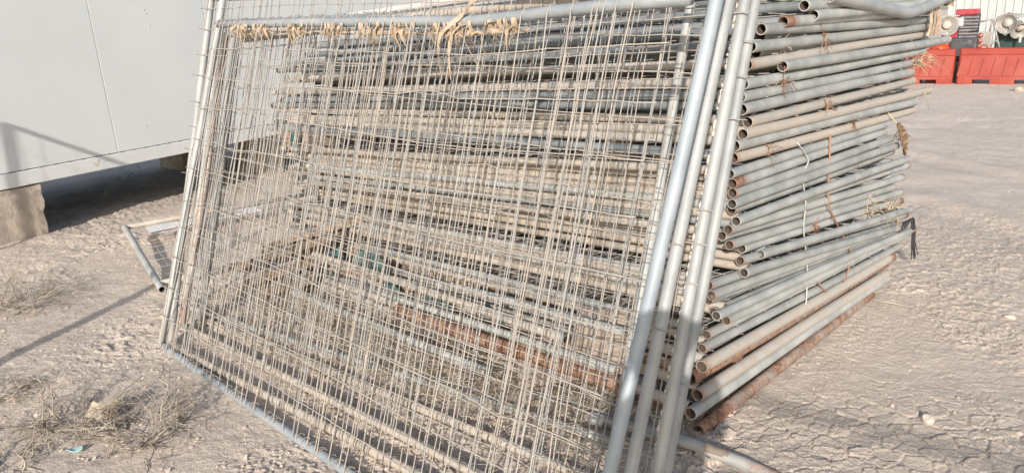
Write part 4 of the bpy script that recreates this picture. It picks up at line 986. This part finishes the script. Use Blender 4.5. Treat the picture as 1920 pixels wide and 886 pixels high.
flakes('mud_clods', reg_in, 420, .008, .035, 'broken clods of mud between the leaning panels and the pile', 3)
r6 = random.Random(77); mb = MB()
for k in range(1700):
    p = st(r6.gauss(-.3, .22), r6.uniform(.0, 3.2), 0); p.z = base_z(p.x, p.y)+r6.uniform(.01, .05); d = Vector((r6.gauss(0, 1), r6.gauss(0, 1), r6.gauss(.15, .35))).normalized(); l = r6.uniform(.05, .18)
    mb.tube([p, p+d*l*.5+UP*.012, p+d*l], [.0017, .0015, .0008], M['twig' if r6.random() < .5 else 'straw'], 3, caps=False)
tag(mb.build('dry_grass', loc=(0, 0, 0)), 'dry grass and straw littering the foot of the pile', None, None, 'stuff')

# ------------------------------------------------------------------ what stands, or is added, beside and behind the camera and throws the shadows
def foot(c, lab):
    mb = MB(); mb.box(Vector(c)+UP*.07, .6, .22, .14, M['concrete'], (Vector((.9, .43, 0)), Vector((-.43, .9, 0)), UP)); tag(bevel(mb.build('concrete_ballast', loc=c), .03), lab, 'ballast block', 'concrete feet of the standing panels')
A_, B_ = Vector((-4.58, 4.30, .05)), Vector((-3.25, 1.52, .05))
lean_panel(A_, B_, A_+UP*1.70, B_+UP*1.70, 'upright wire fence panel standing left of the camera, nearest it', ('galv', 'galv', 'galv', 'galv'), 61, group='fence panels standing upright', name='standing_fence_panel', dense=False, nv=24, wr=.0018, wraps=False)
C_, D_ = Vector((-5.6, 7.4-.2, .05)), Vector((-4.72, 4.42, .05))
lean_panel(C_+Vector((-1.2, 0, 0)), D_, C_+Vector((-1.2, 0, 1.6)), D_+UP*1.62, 'upright wire fence panel standing further left beyond the first', ('galv', 'galv', 'galv', 'galv'), 62, group='fence panels standing upright', name='standing_fence_panel', dense=False, nv=24, wr=.0018, wraps=False)
foot(A_*1.0-UP*.05, 'concrete foot under the far post of the nearer standing panel'); foot(B_-UP*.05, 'concrete foot under the near post of the nearer standing panel')

mb = MB(); mb.tube([(-3.19, 1.58, -.02), (-3.19, 1.58, 1.9)], .02, M['galv'], 12, hollow=True)
tag(mb.build('steel_post', loc=(-3.19, 1.58, 0)), 'plain steel post beside the near end of the standing panel', 'post')
g0, g1 = Vector((-.78, -4.48, 3.0)), Vector((3.3, -7.42, 3.0))  # unseen mast and arm, added to cast a soft shadow strip at lower right
gt = thing('shadow_gantry', (g1.x, g1.y, 0), 'added mast with a long level arm behind the photographer, casting a shadow strip', 'shadow_caster')
mb = MB(); mb.tube([(g1.x, g1.y, -.05), (g1.x, g1.y, 3.2)], .06, M['galv'], 12); mb.build('mast', gt)
mb = MB(); mb.tube([g1, g0], .016, M['galv'], 12); mb.build('arm', gt)
def person():
    root = thing('person', (-.12, -.36, 0), 'person in a navy shirt and grey trousers raising a phone with both hands', 'person')
    mw = Vector(root.location)
    me = bpy.data.meshes.new('body'); V = []; E_ = []; RA = []
    def v(p, r, par=None):
        V.append(p); RA.append(r); 
        if par is not None: E_.append((par, len(V)-1))
        return len(V)-1
    pel = v((0, 0, .93), .135); 
    wst = v((0, 0, 1.08), .125, pel); ch = v((0, .01, 1.27), .145, wst); sh = v((0, 0, 1.40), .11, ch); nk = v((0, .01, 1.50), .055, sh); hd0 = v((0, .03, 1.58), .085, nk); hd1 = v((0, .03, 1.67), .108, hd0); v((0, .02, 1.735), .085, hd1)
    nose = v((0, .125, 1.62), .014, hd1)
    for s in (-1, 1):
        hp = v((s*.10, 0, .86), .085, pel); kn = v((s*.12, .02, .48), .056, hp); an = v((s*.13, -.02, .09), .038, kn); v((s*.15, .14, .035), .032, an)
        sd = v((s*.17, 0, 1.40), .065, sh); el = v((s*.23, .07, 1.17), .042, sd); wr_ = v((s*.10, .22, 1.36), .028, el); pm = v((s*.075, .255, 1.43), .028, wr_)
        for k in range(4):
            f0 = v((s*(.055+.006*k), .27+.012*k, 1.50-.018*k), .0095, pm); v((s*.035, .285+.012*k, 1.515-.02*k), .0085, f0)
        th = v((s*.045, .25, 1.46), .011, pm); v((s*.03, .262, 1.49), .009, th)
        v((s*.105, .02, 1.64), .018, hd1)
    me.from_pydata(V, E_, []); o = bpy.data.objects.new('body', me); COL.objects.link(o); o.parent = root
    for mt_ in ('skin', 'shirt', 'trousers', 'hair'): me.materials.append(M[mt_])
    md = o.modifiers.new('skin', 'SKIN'); md.use_smooth_shade = True
    for i, q in enumerate(me.skin_vertices[0].data): q.radius = (RA[i]*(1.25 if i in (0, 1, 2, 3) else 1), RA[i]*(.85 if i in (1, 2, 3) else 1)); q.use_root = (i == 0)
    ss = o.modifiers.new('sub', 'SUBSURF'); ss.levels = 2; ss.render_levels = 2
    dg = bpy.context.evaluated_depsgraph_get(); ev = bpy.data.meshes.new_from_object(o.evaluated_get(dg)); o.modifiers.clear(); o.data = ev
    if len(ev.materials) == 0:
        for mt_ in ('skin', 'shirt', 'trousers', 'hair'): ev.materials.append(M[mt_])
    for p in ev.polygons:
        c = p.center
        if c.z > 1.69 or (c.z > 1.58 and c.y < -.01): p.material_index = 3
        elif c.z > 1.47 or (c.y > .17 and c.z > 1.2): p.material_index = 0
        elif c.z > .93: p.material_index = 1
        elif c.z > .08: p.material_index = 2
        else: p.material_index = 3
    mb = MB(); mb.box((.02, -.36+.30, 1.545), .155, .009, .075, M['black']); tag(bevel(mb.build('phone', loc=(.02, -.06, 1.545)), .003), 'black phone held up in both hands', 'phone')
person()

for o in bpy.data.objects:
    if 'org' in o: del o['org']
